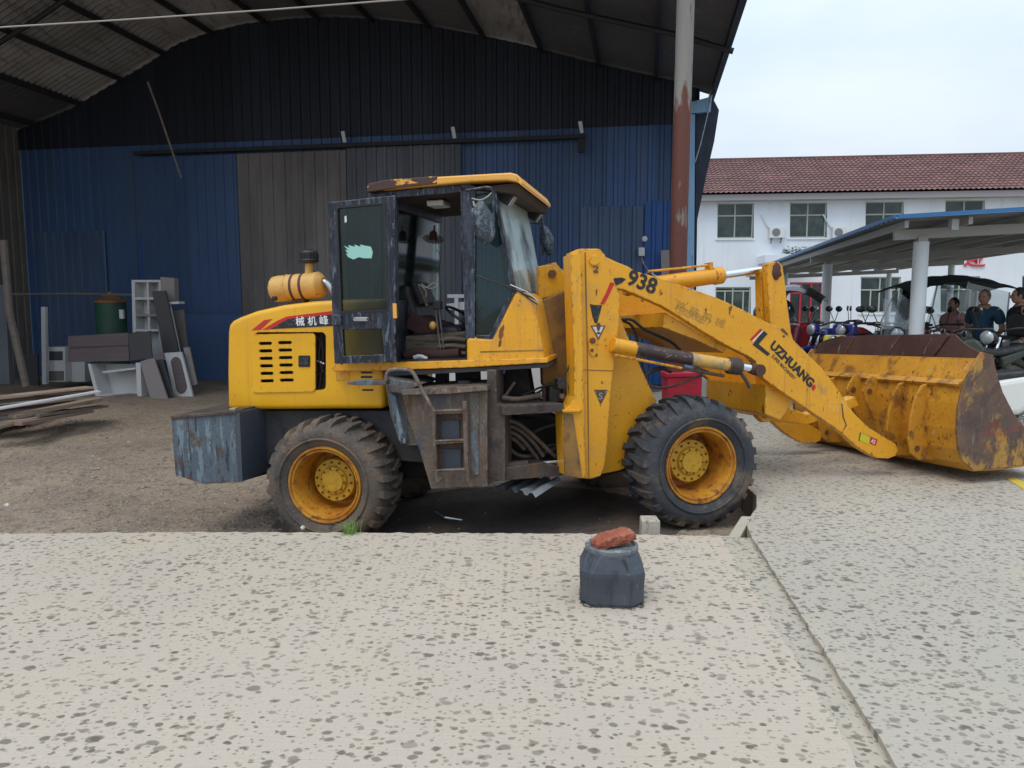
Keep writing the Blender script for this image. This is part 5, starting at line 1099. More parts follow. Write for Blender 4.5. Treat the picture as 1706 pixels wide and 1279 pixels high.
# hoses
T('hydraulic_hose', FF, .6, [(1036, 532), (1052, 531), (1063, 540), (1072, 548), (1100, 561), (1120, 570), (1133, 583)], .013, 'rubber_hose'); T('hydraulic_hose', FF, .62, [(1038, 534), (1052, 540), (1060, 556), (1064, 575)], .012, 'rubber_hose')
T('hydraulic_hose', FF, .62, [(1068, 592), (1074, 612), (1078, 640), (1090, 645), (1115, 646), (1145, 634), (1170, 624)], .011, 'dust_hose'); T('hydraulic_hose', FF, .8, [(1072, 632), (1084, 618), (1104, 614), (1118, 620)], .012, 'rubber_hose'); T('hydraulic_hose', FF, .85, [(1074, 626), (1088, 613), (1108, 611)], .01, 'rubber_hose')
# --- hoses of the articulation --------------------------------------------
H = FF
for i, pth in enumerate(([(838, 700), (860, 702), (885, 722), (912, 748), (925, 760)], [(838, 708), (862, 712), (888, 735), (905, 760)], [(838, 716), (860, 722), (880, 742), (896, 764)], [(838, 724), (856, 730), (874, 748)], [(838, 735), (850, 750), (870, 762), (900, 757), (938, 742)], [(885, 722), (905, 712), (938, 704)], [(895, 750), (915, 742), (930, 740)])):
    T('hydraulic_hose', H, .45 + .03 * i, pth, .017 if i < 5 else .012, 'dust_hose', None, 9)
T('hydraulic_hose', H, .4, [(836, 662), (860, 666), (880, 662), (902, 658)], .022, 'dust_hose'); T('hydraulic_hose', H, .5, [(838, 668), (870, 672), (898, 668)], .012, 'dust_hose')
T('hydraulic_hose', H, .5, [(870, 658), (885, 652), (900, 645), (915, 641), (930, 640), (936, 648), (938, 662)], .009, 'rubber_hose'); T('hydraulic_hose', H, .55, [(876, 660), (892, 656), (906, 648), (918, 640)], .009, 'rubber_hose')
T('hydraulic_hose', H, .45, [(840, 662), (848, 650), (858, 636)], .012, 'dust_hose'); T('hydraulic_hose', H, .35, [(928, 640), (940, 628), (948, 610), (953, 590)], .006, 'rubber_hose')
P('pump_block', H, .42, .58, rrect(915, 648, 935, 670, 4), 'black', bevel=.01); P('junction_box', H, .40, .5, rrect(930, 630, 946, 648, 3), 'chassis', bevel=.008); P('fitting', H, .38, .46, rrect(933, 656, 941, 664, 2), 'bare_step', bevel=.004)
T('hose_bundle', H, .5, [(905, 646), (908, 660), (905, 672)], .02, 'strap'); T('hose_bundle', H, .45, [(918, 646), (922, 658), (920, 668)], .008, 'bare_step')
cyl('steering_cylinder', H, .42, (836, 777), (878, 773), .035, 'grime'); cyl('steering_rod', H, .42, (876, 773), (940, 769), .018, 'chrome')
# --- bucket -----------------------------------------------------------------
BO, BE = -.13, 2.12
bk = bpy.data.objects.new('bucket', None); col.objects.link(bk); attach(bk, ld)
side = [(1626, 602), (1636, 586), (1655, 591), (1660, 618), (1671, 653), (1690, 690), (1716, 722), (1752, 760), (1746, 768), (1706, 774), (1665, 780), (1623, 784), (1605, 769), (1597, 746), (1595, 715), (1597, 678), (1606, 640)]
P('side_plate', FF, BO - .012, BO + .012, side, 'rust_plate', bk, bevel=.004); 
sp = P('side_plate', FF, BO - .012, BO + .012, side, 'rust_plate', bk, bevel=.004)
for v in sp.data.vertices: v.co += FF.n * (BE - BO)
def shell(name, pts_out, th, mat, o0=BO + .012, o1=BE - .012):
    """curved plate: photo outline on the near side plane swept across the bucket"""
    ps = [Vector(FF.sz(x, y, BO)) for x, y in pts_out]; inn = []
    for i, p in enumerate(ps):
        a = ps[max(0, i - 1)]; b = ps[min(len(ps) - 1, i + 1)]; t = (b - a).normalized(); inn.append(p + Vector((t.y, -t.x)) * -th)
    return MB().prism(FF, o0, o1, [tuple(p) for p in ps] + [tuple(p) for p in inn[::-1]]).build(name, M[mat], bk, bevel=.002)
shell('back_plate', [(1627, 600), (1610, 632), (1604, 646), (1599, 672), (1597, 715), (1600, 748), (1608, 770), (1623, 783), (1660, 781), (1700, 776), (1748, 769)], -.014, 'yellow_worn')
shell('upper_plate', [(1634, 599), (1624, 606), (1606, 636), (1600, 640)], .012, 'yellow_worn')
P('top_flange', FF, BO, BE, [(1629, 597), (1640, 597), (1640, 601.5), (1628, 601)], 'yellow_worn', bk, bevel=.003)
P('flange_under_lip', FF, BO, BE, [(1631, 602), (1640, 602), (1637, 607), (1628, 606)], 'rust_plate', bk, bevel=.002)  # rusty strip just below the top flange
shell('stiffener', [(1607, 632), (1597, 640), (1599, 644), (1608, 648)], .01, 'yellow_worn')
# spill guard: leaning plate with cut corners
s0, z0 = FF.sz(1638, 598, BO); g0 = []
def guard(o, h): return FF.w(s0 + .02 + h * .25, o, z0 + h)
W_ = BE - BO; pr = [(0, 0), (.0, .035), (.03, .06), (.08, .10), (.13, .155), (.17, .215), (.19, .225), (.45, .215), (.62, .215), (.80, .20), (.84, .21), (.95, .16), (1, .12), (1, 0)]
vs = [guard(BO + t * W_, h) for t, h in pr]; n = len(vs); vs += [v + FF.e * .014 for v in vs]
sg = mesh_obj('spill_guard', vs, [tuple(range(n)), tuple(range(n, 2 * n))[::-1]] + [(i, (i + 1) % n, (i + 1) % n + n, i + n) for i in range(n)], M['spill_rust'], bk, bevel=.003)
for t0, t1 in ((.255, .20), ):
    a = guard(BO + t0 * W_, .01) - FF.e * .012; b = guard(BO + t1 * W_, .218) - FF.e * .012; MB().bar(a, b, .02, .05, FF.n).build('guard_rib', M['spill_rust'], sg, bevel=.003)
for t0 in (.5, .78): 
    a = guard(BO + t0 * W_, .02) - FF.e * .006; b = guard(BO + (t0 - .04) * W_, .20) - FF.e * .006; MB().bar(a, b, .006, .012, FF.n).build('guard_rib', M['rust_plate'], sg)
for i, t in enumerate((.13, .27, .41, .56, .73, .88)):
    o = BO + t * W_; P_ = pxpoly(FF, BO, [(1634, 602), (1622, 604), (1604, 637), (1614, 634)])
    MB().prism(FF, o, o + .014, P_).build('gusset', M['yellow_worn'], bk, bevel=.003)
# pin brackets (pairs) on the back
def bracket(t, kind, w_=.025):
    o = BO + t * W_
    base = {'arm': [(1606, 640), (1590, 646), (1578, 668), (1570, 700), (1566, 740), (1570, 765), (1584, 776), (1612, 776), (1602, 740), (1600, 690)],
            'mid': [(1606, 640), (1588, 634), (1578, 650), (1572, 664), (1576, 680), (1590, 712), (1600, 725)]}[kind]
    b = MB().prism(FF, o, o + w_, pxpoly(FF, BO, base)).build('pin_bracket', M['yellow_worn'], bk, bevel=.005)
    c = pxpoly(FF, BO, [(1584, 664) if kind == 'mid' else (1580, 756)])[0]
    MB().lathe([(0, .028), (.006, .028)], FF.w(c[0], o, c[1]), -FF.p, 14).build('pin_hole', M['bolt'], b)
    return b
for t in (.155, .275): bracket(t, 'arm')
for t in (.43, .53): bracket(t, 'mid')
for t in (.70, .80): bracket(t, 'arm')
# --- lettering on the arm -----------------------------------------------------
AO = .337
text_on(FF, AO, (1043, 472), (1090, 490), '938', M['text_black'], arm, bold=.03, hscale=.98)
for i, (ln_, a, b) in enumerate((('UZHUANG', (1282, 577.5), (1350, 645.5)),)):
    text_on(FF, AO, a, b, ln_, M['text_black'], arm, bold=.045, hscale=.92)
P('logo_letter', FF, AO, AO + .002, [(1272, 550), (1279, 556), (1264, 573), (1283, 589), (1279, 593), (1254, 574)], 'text_black', arm, bevel=0)
P('logo_slash', FF, AO, AO + .002, [(1267, 547), (1270.5, 549.5), (1252.5, 567.5), (1249.5, 565)], 'red_decal', arm, bevel=0); P('logo_slash', FF, AO, AO + .002, [(1271, 550), (1272.5, 551), (1254.5, 569.5), (1253.5, 568)], 'text_white', arm, bevel=0)
P('logo_tick', FF, AO - .001, AO + .002, [(1352, 643), (1358, 640), (1359, 646), (1355, 651), (1353, 648)], 'red_decal', arm, bevel=0)
text_on(FF, AO, (1285, 594), (1323, 633), 'SUPER MACHINERY', M['brown_decal'], arm, hscale=1.2, bold=.01)
P('safety_label', FF, AO, AO + .002, [(1435, 721), (1450, 728), (1448, 740), (1432, 733)], 'lime', arm, bevel=0); P('safety_label', FF, AO, AO + .002, [(1450, 728), (1462, 733), (1459, 742), (1448, 738)], 'red_decal', arm, bevel=0)
P('label_border', FF, AO, AO + .002, [(1433, 720), (1462, 732), (1462, 733.2), (1434.5, 721.5), (1432, 735), (1430.5, 734)], 'brown_decal', arm, bevel=0)
text_on(FF, AO - .001, (1450.5, 736.5), (1457, 739.5), 'AS', M['text_white'], arm, hscale=1.2)
P('black_claw_sticker', FF, AO - .001, AO + .002, [(1003, 466), (1016, 467), (1024, 463), (1036, 462), (1043, 465), (1036, 471), (1027, 475), (1021, 478), (1014, 495), (1008, 502), (1012, 488), (1016, 474)], 'black_decal', arm, bevel=0)
text_on(FF, AO, (1124, 512), (1206, 546), '路 装 机 械', M['faint'], arm, hscale=.8)
text_on(FF, AO, (1125, 520), (1180, 543), '13705490877', M['faint'], arm, hscale=1.5)
P('crack', FF, AO, AO + .002, [(1402, 672), (1403.5, 672), (1406, 695), (1411, 708), (1404, 719), (1409, 707), (1404, 695)], 'brown_decal', arm, bevel=0)
P('slot', FF, AO, AO + .002, [(1300, 549), (1304, 546), (1313, 556), (1312, 559)], 'brown_decal', arm, bevel=0); P('slot', FF, AO, AO + .002, circle_px(1306, 560, 2), 'bolt', arm, bevel=0)
# corrugated offcut on the ground under the hitch
oc = MB(); 
A = yp(824, 811, 6.2); B = yp(892, 829, 5.8); Cc = yp(936, 800, 6.2); Dd = yp(868, 795, 6.7)
vs = []
for i in range(17):
    t = i / 16; dz = .03 * (1 if i % 4 in (2, 3) else 0) * (1 if i < 16 else 0)
    vs += [A.lerp(B, t) + Vector((0, 0, dz)), Dd.lerp(Cc, t) + Vector((0, 0, dz))]
tag(mesh_obj('corrugated_offcut', vs, [(2 * i, 2 * i + 1, 2 * i + 3, 2 * i + 2) for i in range(16)], M['sheetmetal'], fix=False), 'bent grey ribbed metal offcut lying on the ground under the loader middle', 'metal sheet')
# ------------------------------------------------------------------ drum with brick
j = empty('plastic_drum', (gp(1024, 1011).x, gp(1024, 1011).y + .15, 0), 0, 'small dark grey plastic drum with a cracked shoulder standing on the spotted concrete', 'drum')
jy = gp(1024, 1011).y + .15
wpx = (yp(1076, 960, jy - .05).x - yp(969, 960, jy - .05).x) / 2; ztop_ = yp(1022, 905, jy).z; zs = yp(1022, 958, jy - wpx).z; zl = yp(1022, 914, jy).z
N_ = 12
def ngon_lathe(prof, n, rot=0., power=1.):
    mb = MB(); vs = []
    for h, r in prof:
        for k in range(n): a = 2 * math.pi * (k + .5) / n + rot; vs.append((r * math.cos(a), r * math.sin(a), h))
    m = len(prof); fs = [(i * n + k, i * n + (k + 1) % n, (i + 1) * n + (k + 1) % n, (i + 1) * n + k) for i in range(m - 1) for k in range(n)]
    fs += [tuple(range(n))[::-1], tuple((m - 1) * n + k for k in range(n))]; return mb.add(vs, fs)
def sq(w_, c_, h):      # square section with cut corners
    return [(w_, -w_ + c_, h), (w_, w_ - c_, h), (w_ - c_, w_, h), (-w_ + c_, w_, h), (-w_, w_ - c_, h), (-w_, -w_ + c_, h), (-w_ + c_, -w_, h), (w_ - c_, -w_, h)]
secs = [sq(wpx * .95, .07, 0), sq(wpx * .985, .064, .02), sq(wpx * .97, .062, .08), sq(wpx, .062, zs - .02), sq(wpx * .985, .062, zs), sq(wpx * .80, .075, zl - .006), sq(wpx * .76, .07, zl + .006), sq(wpx * .76, .07, ztop_ - .02)]
vs = [Vector(p) for sc_ in secs for p in sc_]; m_ = len(secs)
body = mesh_obj('body', vs, [(i * 8 + k, i * 8 + (k + 1) % 8, (i + 1) * 8 + (k + 1) % 8, (i + 1) * 8 + k) for i in range(m_ - 1) for k in range(8)] + [tuple(range(8))[::-1], tuple((m_ - 1) * 8 + k for k in range(8))], M['drum'], j, bevel=.012, seg=3)
j.rotation_euler = (0, 0, R(-5))
MB().lathe([(zl - .004, wpx * .80), (zl + .004, wpx * .83), (ztop_ - .006, wpx * .83), (ztop_, wpx * .80), (ztop_ + .001, wpx * .72), (ztop_ - .008, wpx * .70), (ztop_ - .009, .01)], (0, 0, 0), (0, 0, 1), 40).build('lid', M['drum_lid'], j, smooth=True)
# torn crack in the shoulder
def shp(x, h):
    t = (h - zs) / (zl - .006 - zs); y = -(wpx * .985 * (1 - t) + wpx * .80 * t) - .003; return Vector((x, y, h))
hh = zl - .006
ck = [shp(.048, hh - .004), shp(.068, hh - .008), shp(.078, hh - .04), shp(.083, zs + .012), shp(.072, zs + .03), shp(.058, hh - .03)]
mesh_obj('crack', ck + [v + Vector((0, .006, -.001)) for v in ck], [(0, 1, 2, 3, 4, 5), (6, 7, 8, 9, 10, 11)] + [(i, (i + 1) % 6, (i + 1) % 6 + 6, i + 6) for i in range(6)], M['black'], j)
mb = MB(); rnd = random.Random(4)
for i in range(150):
    a = rnd.uniform(0, 6.28); rr_ = wpx * 1.0 / max(abs(math.cos(a)), abs(math.sin(a))) ** .8 * rnd.uniform(.92, 1.0); mb.ell((rr_ * math.cos(a), rr_ * math.sin(a), .002), (rnd.uniform(.003, .010), rnd.uniform(.003, .009), .004), 6, 4)
tag(mb.build('mud_crumbs', M['dark_dirt'], j), kind='stuff')
bz = ztop_ + .0
bm = bmesh.new(); bmesh.ops.create_cube(bm, size=1); bmesh.ops.scale(bm, vec=(.225, .11, .056), verts=bm.verts); bmesh.ops.subdivide_edges(bm, edges=bm.edges, cuts=20, use_grid_fill=True)
for v in bm.verts:
    x, y, z = v.co
    r_ = (abs(x) / .1125) ** 6 * .014; v.co.y *= 1 - r_ * 8 * .2; v.co.z *= 1 - min(.35, (abs(x) / .1125) ** 5 * .25 + (abs(y) / .055) ** 6 * .16)
    if x < -.06: v.co.z -= (-.06 - x) * .25; v.co.y *= 1 - (-.06 - x) * 3
    v.co += Vector((mnoise.noise(v.co * 30), mnoise.noise(v.co * 30 + Vector((9, 0, 0))), mnoise.noise(v.co * 34 + Vector((0, 9, 0))))) * .008 + Vector((mnoise.noise(v.co * 90), mnoise.noise(v.co * 90 + Vector((5, 0, 0))), mnoise.noise(v.co * 90 + Vector((0, 5, 0))))) * .0016
me = bpy.data.meshes.new('loose_brick'); bm.to_mesh(me); bm.free(); me.materials.append(M['brick'])
for p in me.polygons: p.use_smooth = True
br = bpy.data.objects.new('loose_brick', me); col.objects.link(br); br.location = (j.location.x + .004, j.location.y - .02, bz + .036); br.rotation_euler = (R(4), R(-8), R(20))
tag(br, 'chipped orange red brick lying on the lid of the grey drum', 'brick')

# ------------------------------------------------------------------ white office building
B = Frame((yp(1420, 500, 36).x, 36, 0), R(-6.5))
bld = empty('office_building', B.w(0, 0, 0), 0, 'white two storey building with brown red tiled roof and dark green windows', 'building', world=True)
sA = B.sz(1060, 400)[0]; sB = B.sz(1950, 400)[0]; zE = B.sz(1440, 322)[1]
win = []   # (x0,y0,x1,y1,mullion y,[mullion xs])
up = [(1195, 338, 1256, 397), (1316, 337, 1378, 396), (1442, 335.5, 1506, 395), (1575, 333, 1641, 394), (1708, 331, 1776, 393), (1846, 329, 1916, 392)]
lo = [(1434, 461, 1501, 521), (1567, 460, 1633, 521), (1703, 459, 1771, 521), (1842, 458, 1912, 521)]
big = [(1192, 478, 1251, 532)]
ent = (1316, 470, 1372, 556)
holes = [[(a, b), (c, b), (c, d), (a, d)] for a, b, c, d in up + lo + big + [ent]]
outer = [B.sz(1060, 400)[0], B.sz(1950, 400)[0]]
pts = [(outer[0], -.2), (outer[1], -.2), (outer[1], zE), (outer[0], zE)]
MB().prism(B, 0, .22, pts, [pxpoly(B, 0, h) for h in holes]).build('wall', M['white_wall'], bld)
MB().prism(B, .24, 7.8, pts).build('inner_block', M['black'], bld)
def window(x0, y0, x1, y1, mx_=None, my=.36, sub=True, sill=True):
    a, zt = B.sz(x0, y0); b, _ = B.sz(x1, y0); _, zb = B.sz(x0, y1)
    f = MB(); w_ = .06
    def bx(s0, s1, z0, z1, o0=.07, o1=.13): f.prism(B, o0, o1, [(s0, z0), (s1, z0), (s1, z1), (s0, z1)])
    bx(a, b, zt - w_, zt); bx(a, b, zb, zb + w_); bx(a, a + w_, zb + w_, zt - w_); bx(b - w_, b, zb + w_, zt - w_)
    zm = zt - (zt - zb) * my; bx(a + w_, b - w_, zm - w_ / 2, zm + w_ / 2, .068, .128)
    ms = [(a + b) / 2] + ([a + (b - a) * .28, a + (b - a) * .8] if sub == 2 else [])
    for m_ in ms: bx(m_ - w_ / 2, m_ + w_ / 2, zb + w_, zm - w_ / 2, .066, .13)
    bx((a + b) / 2 - w_ / 2, (a + b) / 2 + w_ / 2, zm + w_ / 2, zt - w_, .066, .13)
    fo = f.build('window', M['alu'], bld)
    for (s0, s1, z0, z1) in ((a, (a + b) / 2, zb, zm), ((a + b) / 2, b, zb, zm), (a, (a + b) / 2, zm, zt), ((a + b) / 2, b, zm, zt)):
        MB().prism(B, .10, .11, [(s0 + .02, z0 + .02), (s1 - .02, z0 + .02), (s1 - .02, z1 - .02), (s0 + .02, z1 - .02)]).build('pane', M['pane'], fo)
    if sill: MB().prism(B, -.06, .06, [(a - .05, zb - .08), (b + .05, zb - .08), (b + .05, zb - .005), (a - .05, zb - .005)]).build('sill', M['white_wall'], fo)
for q in up: window(*q)
for q in lo: window(*q, sub=2)
window(*big[0], my=.12, sub=2)
# entrance: red framed glass
a, zt = B.sz(ent[0], ent[1]); b, _ = B.sz(ent[2], ent[1]); f = MB()
for s_ in (0, .33, .66, 1): f.prism(B, .05, .12, [(a + (b - a - .08) * s_, -.1), (a + (b - a - .08) * s_ + .08, -.1), (a + (b - a - .08) * s_ + .08, zt), (a + (b - a - .08) * s_, zt)])
for zz in (zt - .08, zt - .55): f.prism(B, .045, .115, [(a, zz), (b, zz), (b, zz + .08), (a, zz + .08)])
ef = f.build('entrance_frame', M['red_sign'], bld); MB().prism(B, .12, .14, [(a, -.1), (b, -.1), (b, zt), (a, zt)]).build('entrance_glass', M['pane'], ef)
# canopy slab with planter, eave trim, roof
plate('entrance_canopy', B, -1.6, -.0, [(1274, 424), (1350, 422), (1350, 436), (1274, 437)], M['white_wall'], bld, bevel=.01)
MB().prism(B, -.55, -.002, [(outer[0], zE - .30), (outer[1], zE - .30), (outer[1], zE - .02), (outer[0], zE - .02)]).build('eave', M['trim'], bld, bevel=.01)
ridge = B.sz(1440, 262, 4.2); e_z = zE + .0; r_z = ridge[1]
cols = 0; vs = []; fs = []; s = outer[0] - .3; pitch = .235; rows = 15; nc = int((outer[1] - outer[0] + .6) / pitch)
for r_ in range(rows):
    for half in (0, 1):
        t = (r_ + half) / rows; lift = .035 * (1 - half) + .0
        o = -.7 + 4.9 * t; z = e_z + (r_z - e_z) * t + lift
        for c in range(nc * 4 + 1): vs.append(B.w(s + c * pitch / 4, o - (.02 if not half else 0), z + .045 * (1, .3, -.2, .3)[c % 4]))
m_ = nc * 4 + 1
for r_ in range(rows * 2 - 1):
    for c in range(m_ - 1): a = r_ * m_ + c; fs.append((a, a + 1, a + m_ + 1, a + m_))
tag(mesh_obj('roof_tiles', vs, fs, M['tiles'], bld, fix=False), kind='stuff')
MB().prism(B, 4.1, 9.5, [(outer[0] - .3, zE), (outer[1] + .3, zE), (outer[1] + .3, r_z), (outer[0] - .3, r_z)]).build('rear_roof', M['tiles'], bld)
for i in range(int((outer[1] - outer[0]) / .5)):
    c = B.w(outer[0] + i * .5, 4.2, r_z + .03); MB().bar(c, c + B.e * .49, .22, .12).build('ridge_tile', M['tiles'], bld)
# air conditioners
for i, (x0, y0, x1, y1, lb) in enumerate(((1283, 378, 1308, 396, 'white air conditioner below the first upper window gap, with two brackets'), (1388, 378, 1411, 396, 'white air conditioner partly behind the blue carport roof edge'))):
    a, zt = B.sz(x0, y0, -.35); b, _ = B.sz(x1, y0, -.35); _, zb = B.sz(x0, y1, -.35)
    u_ = empty('air_conditioner', B.w((a + b) / 2, -.2, zb), 0, lb, 'air conditioner', 'air conditioners on the white wall', world=True)
    MB().prism(B, -.35, -.04, [(a, zb), (b, zb), (b, zt), (a, zt)]).build('casing', M['ac_white'], u_, bevel=.015)
    c = B.w(a + (b - a) * .42, -.35, (zt + zb) / 2); mb = MB().lathe([(0, .21), (.008, .21), (.008, .19)], c, -B.p, 24)
    mb.build('fan_ring', M['ac_white'], u_); MB().lathe([(.0, .195), (.010, .19), (.012, .04), (.02, .04)], c, -B.p, 20).build('fan_grille', M['ac_grille'], u_)
    for s_ in (a + .12, b - .12): MB().bar(B.w(s_, -.34, zb - .02), B.w(s_, -.02, zb - .02), .03, .03).build('bracket', M['purlin'], u_); MB().bar(B.w(s_, -.3, zb - .02), B.w(s_, -.02, zb - .22), .025, .025).build('bracket', M['purlin'], u_)
    MB().tube([B.w(a - .0, -.05, zb + .5), B.w(a - .12, -.05, zt + .15), B.w(a - .38, -.02, zt + .62)], .035, 6).build('pipe', M['post_white'], u_)
# red character sign
sg_ = empty('wall_sign', B.pt(1625, 432, -.1), 0, 'red wall character partly hidden above the carport roof', 'sign', world=True)
text_on(B, -.08, (1606, 441), (1642, 441), '迎', M['red_sign'], sg_, 'character', thick=.05, bold=.01)
# plants on the canopy
pb = MB(); rnd = random.Random(9); c = B.pt(1332, 424, -1.0)
for i in range(420):
    p = c + B.e * rnd.uniform(-.75, .6) + B.n * rnd.uniform(-.25, .25) + Vector((0, 0, rnd.uniform(0, .38) * (1 - abs(rnd.uniform(-.6, .6))))); a, b_ = rnd.uniform(0, 6.28), rnd.uniform(-.8, .8); d = Vector((math.cos(a) * .07, math.sin(a) * .07, b_ * .06)); w_ = Vector((-math.sin(a), math.cos(a), .3)) * .03
    pb.add([p - d, p - w_, p + d, p + w_], [(0, 1, 2, 3)])
pt_ = empty('potted_shrub', c, 0, 'low green shrub growing on the concrete entrance canopy', 'shrub', world=True); pb.build('crown', M['leaf'], pt_, fix=False); MB().box(c + Vector((0, 0, -.02)), (1.2, .35, .12), Matrix.Rotation(B.yaw, 3, 'Z')).build('planter', M['trim'], pt_)

# ------------------------------------------------------------------ carport
D = Frame((5.42, 9.75, 0), R(-11.4) + R(90))      # e runs away along the carport; -n is to the right
ce = Vector((math.sin(R(11.4)), math.cos(R(11.4)), 0)); cr_ = Vector((math.cos(R(11.4)), -math.sin(R(11.4)), 0))
K0 = Vector((yp(1535, 405, 10.4).x, 10.4, 0)); BAY = 6.1; CW = 4.45
hN, hF = 2.42, 2.66
cpo = empty('carport', K0, 0, 'long open carport on white posts with blue sheet roof in front of the white building', 'carport', world=True)
def cpw(i_along, across, z): return K0 + ce * i_along + cr_ * across + Vector((0, 0, z))
for i in range(4):
    c = cpw(BAY * i, 0, 0); MB().tube([c, c + Vector((0, 0, hN))], .098, 20).build('post', M['post_white'], cpo, smooth=True); MB().box(c + Vector((0, 0, hN + .02)), (.12, .16, .10), Matrix.Rotation(R(-11.4), 3, 'Z')).build('post_head', M['beam'], cpo)
    c = cpw(BAY * i, CW, 0); MB().tube([c, c + Vector((0, 0, hF))], .085, 16).build('post', M['post_white'], cpo, smooth=True)
    MB().bar(cpw(BAY * i, -.35, hN + .09), cpw(BAY * i, CW + .3, hF + .06), .10, .13).build('rafter', M['beam'], cpo)
for k in range(8):
    t = k / 7; z = hN + .19 + (hF - hN - .02) * t
    MB().bar(cpw(-.52, -.34 + (CW + .8) * t, z), cpw(BAY * 3 + .6, -.4 + (CW + .8) * t, z), .05, .09).build('purlin', M['beam'], cpo)
al = -.6
while al < BAY * 3 + .7:
    vs = []; nr = 8
    for s_ in range(2):
        for k in range(4 * 4 + 1):
            z = .05 * (0, 0, 1, 1)[k % 4] * .6; x = al + k * .95 / 16; t = s_; vs.append(cpw(x, -.48 + (CW + 1.1) * t, hN + .25 + (hF - hN - .02) * t + z))
    m_ = 17; vs += [v + Vector((0, 0, .006)) for v in vs]
    fs = [(k, k + 1, m_ + k + 1, m_ + k) for k in range(16)]; f2 = [(a + 2 * m_, b + 2 * m_, c + 2 * m_, d + 2 * m_) for a, b, c, d in fs]
    edge = [(k, k + 1, k + 1 + 2 * m_, k + 2 * m_) for k in range(16)] + [(0, m_, 3 * m_, 2 * m_), (16, m_ + 16, 3 * m_ + 16, 2 * m_ + 16)]
    mesh_obj('roof_sheet', vs, fs + f2 + edge, None, cpo, mats=[M['carport_under'], M['carport_top']], fm=[0] * 16 + [1] * 16 + [1] * 18, fix=False); al += .945
MB().bar(cpw(-.62, -.51, hN + .28), cpw(BAY * 3 + .7, -.51, hN + .28), .03, .05).build('edge_flashing', M['carport_top'], cpo); MB().bar(cpw(-.63, -.48, hN + .28), cpw(-.63, CW + .6, hF + .27), .03, .045).build('edge_flashing', M['carport_top'], cpo)
for t in (.12, .62): MB().box(cpw(-.45, -.3 + CW * t, hN + .15 + (hF - hN) * t), (.09, .09, .14)).build('bracket', M['beam'], cpo)

cf = [cpw(-.5, -1.0, 0), cpw(-.5, CW + 6, 0), cpw(BAY * 3 + 1, CW + 6, 0), cpw(BAY * 3 + 1, -1.0, 0)]
slab('carport_floor', cf, -.3, .15, M['yard'])
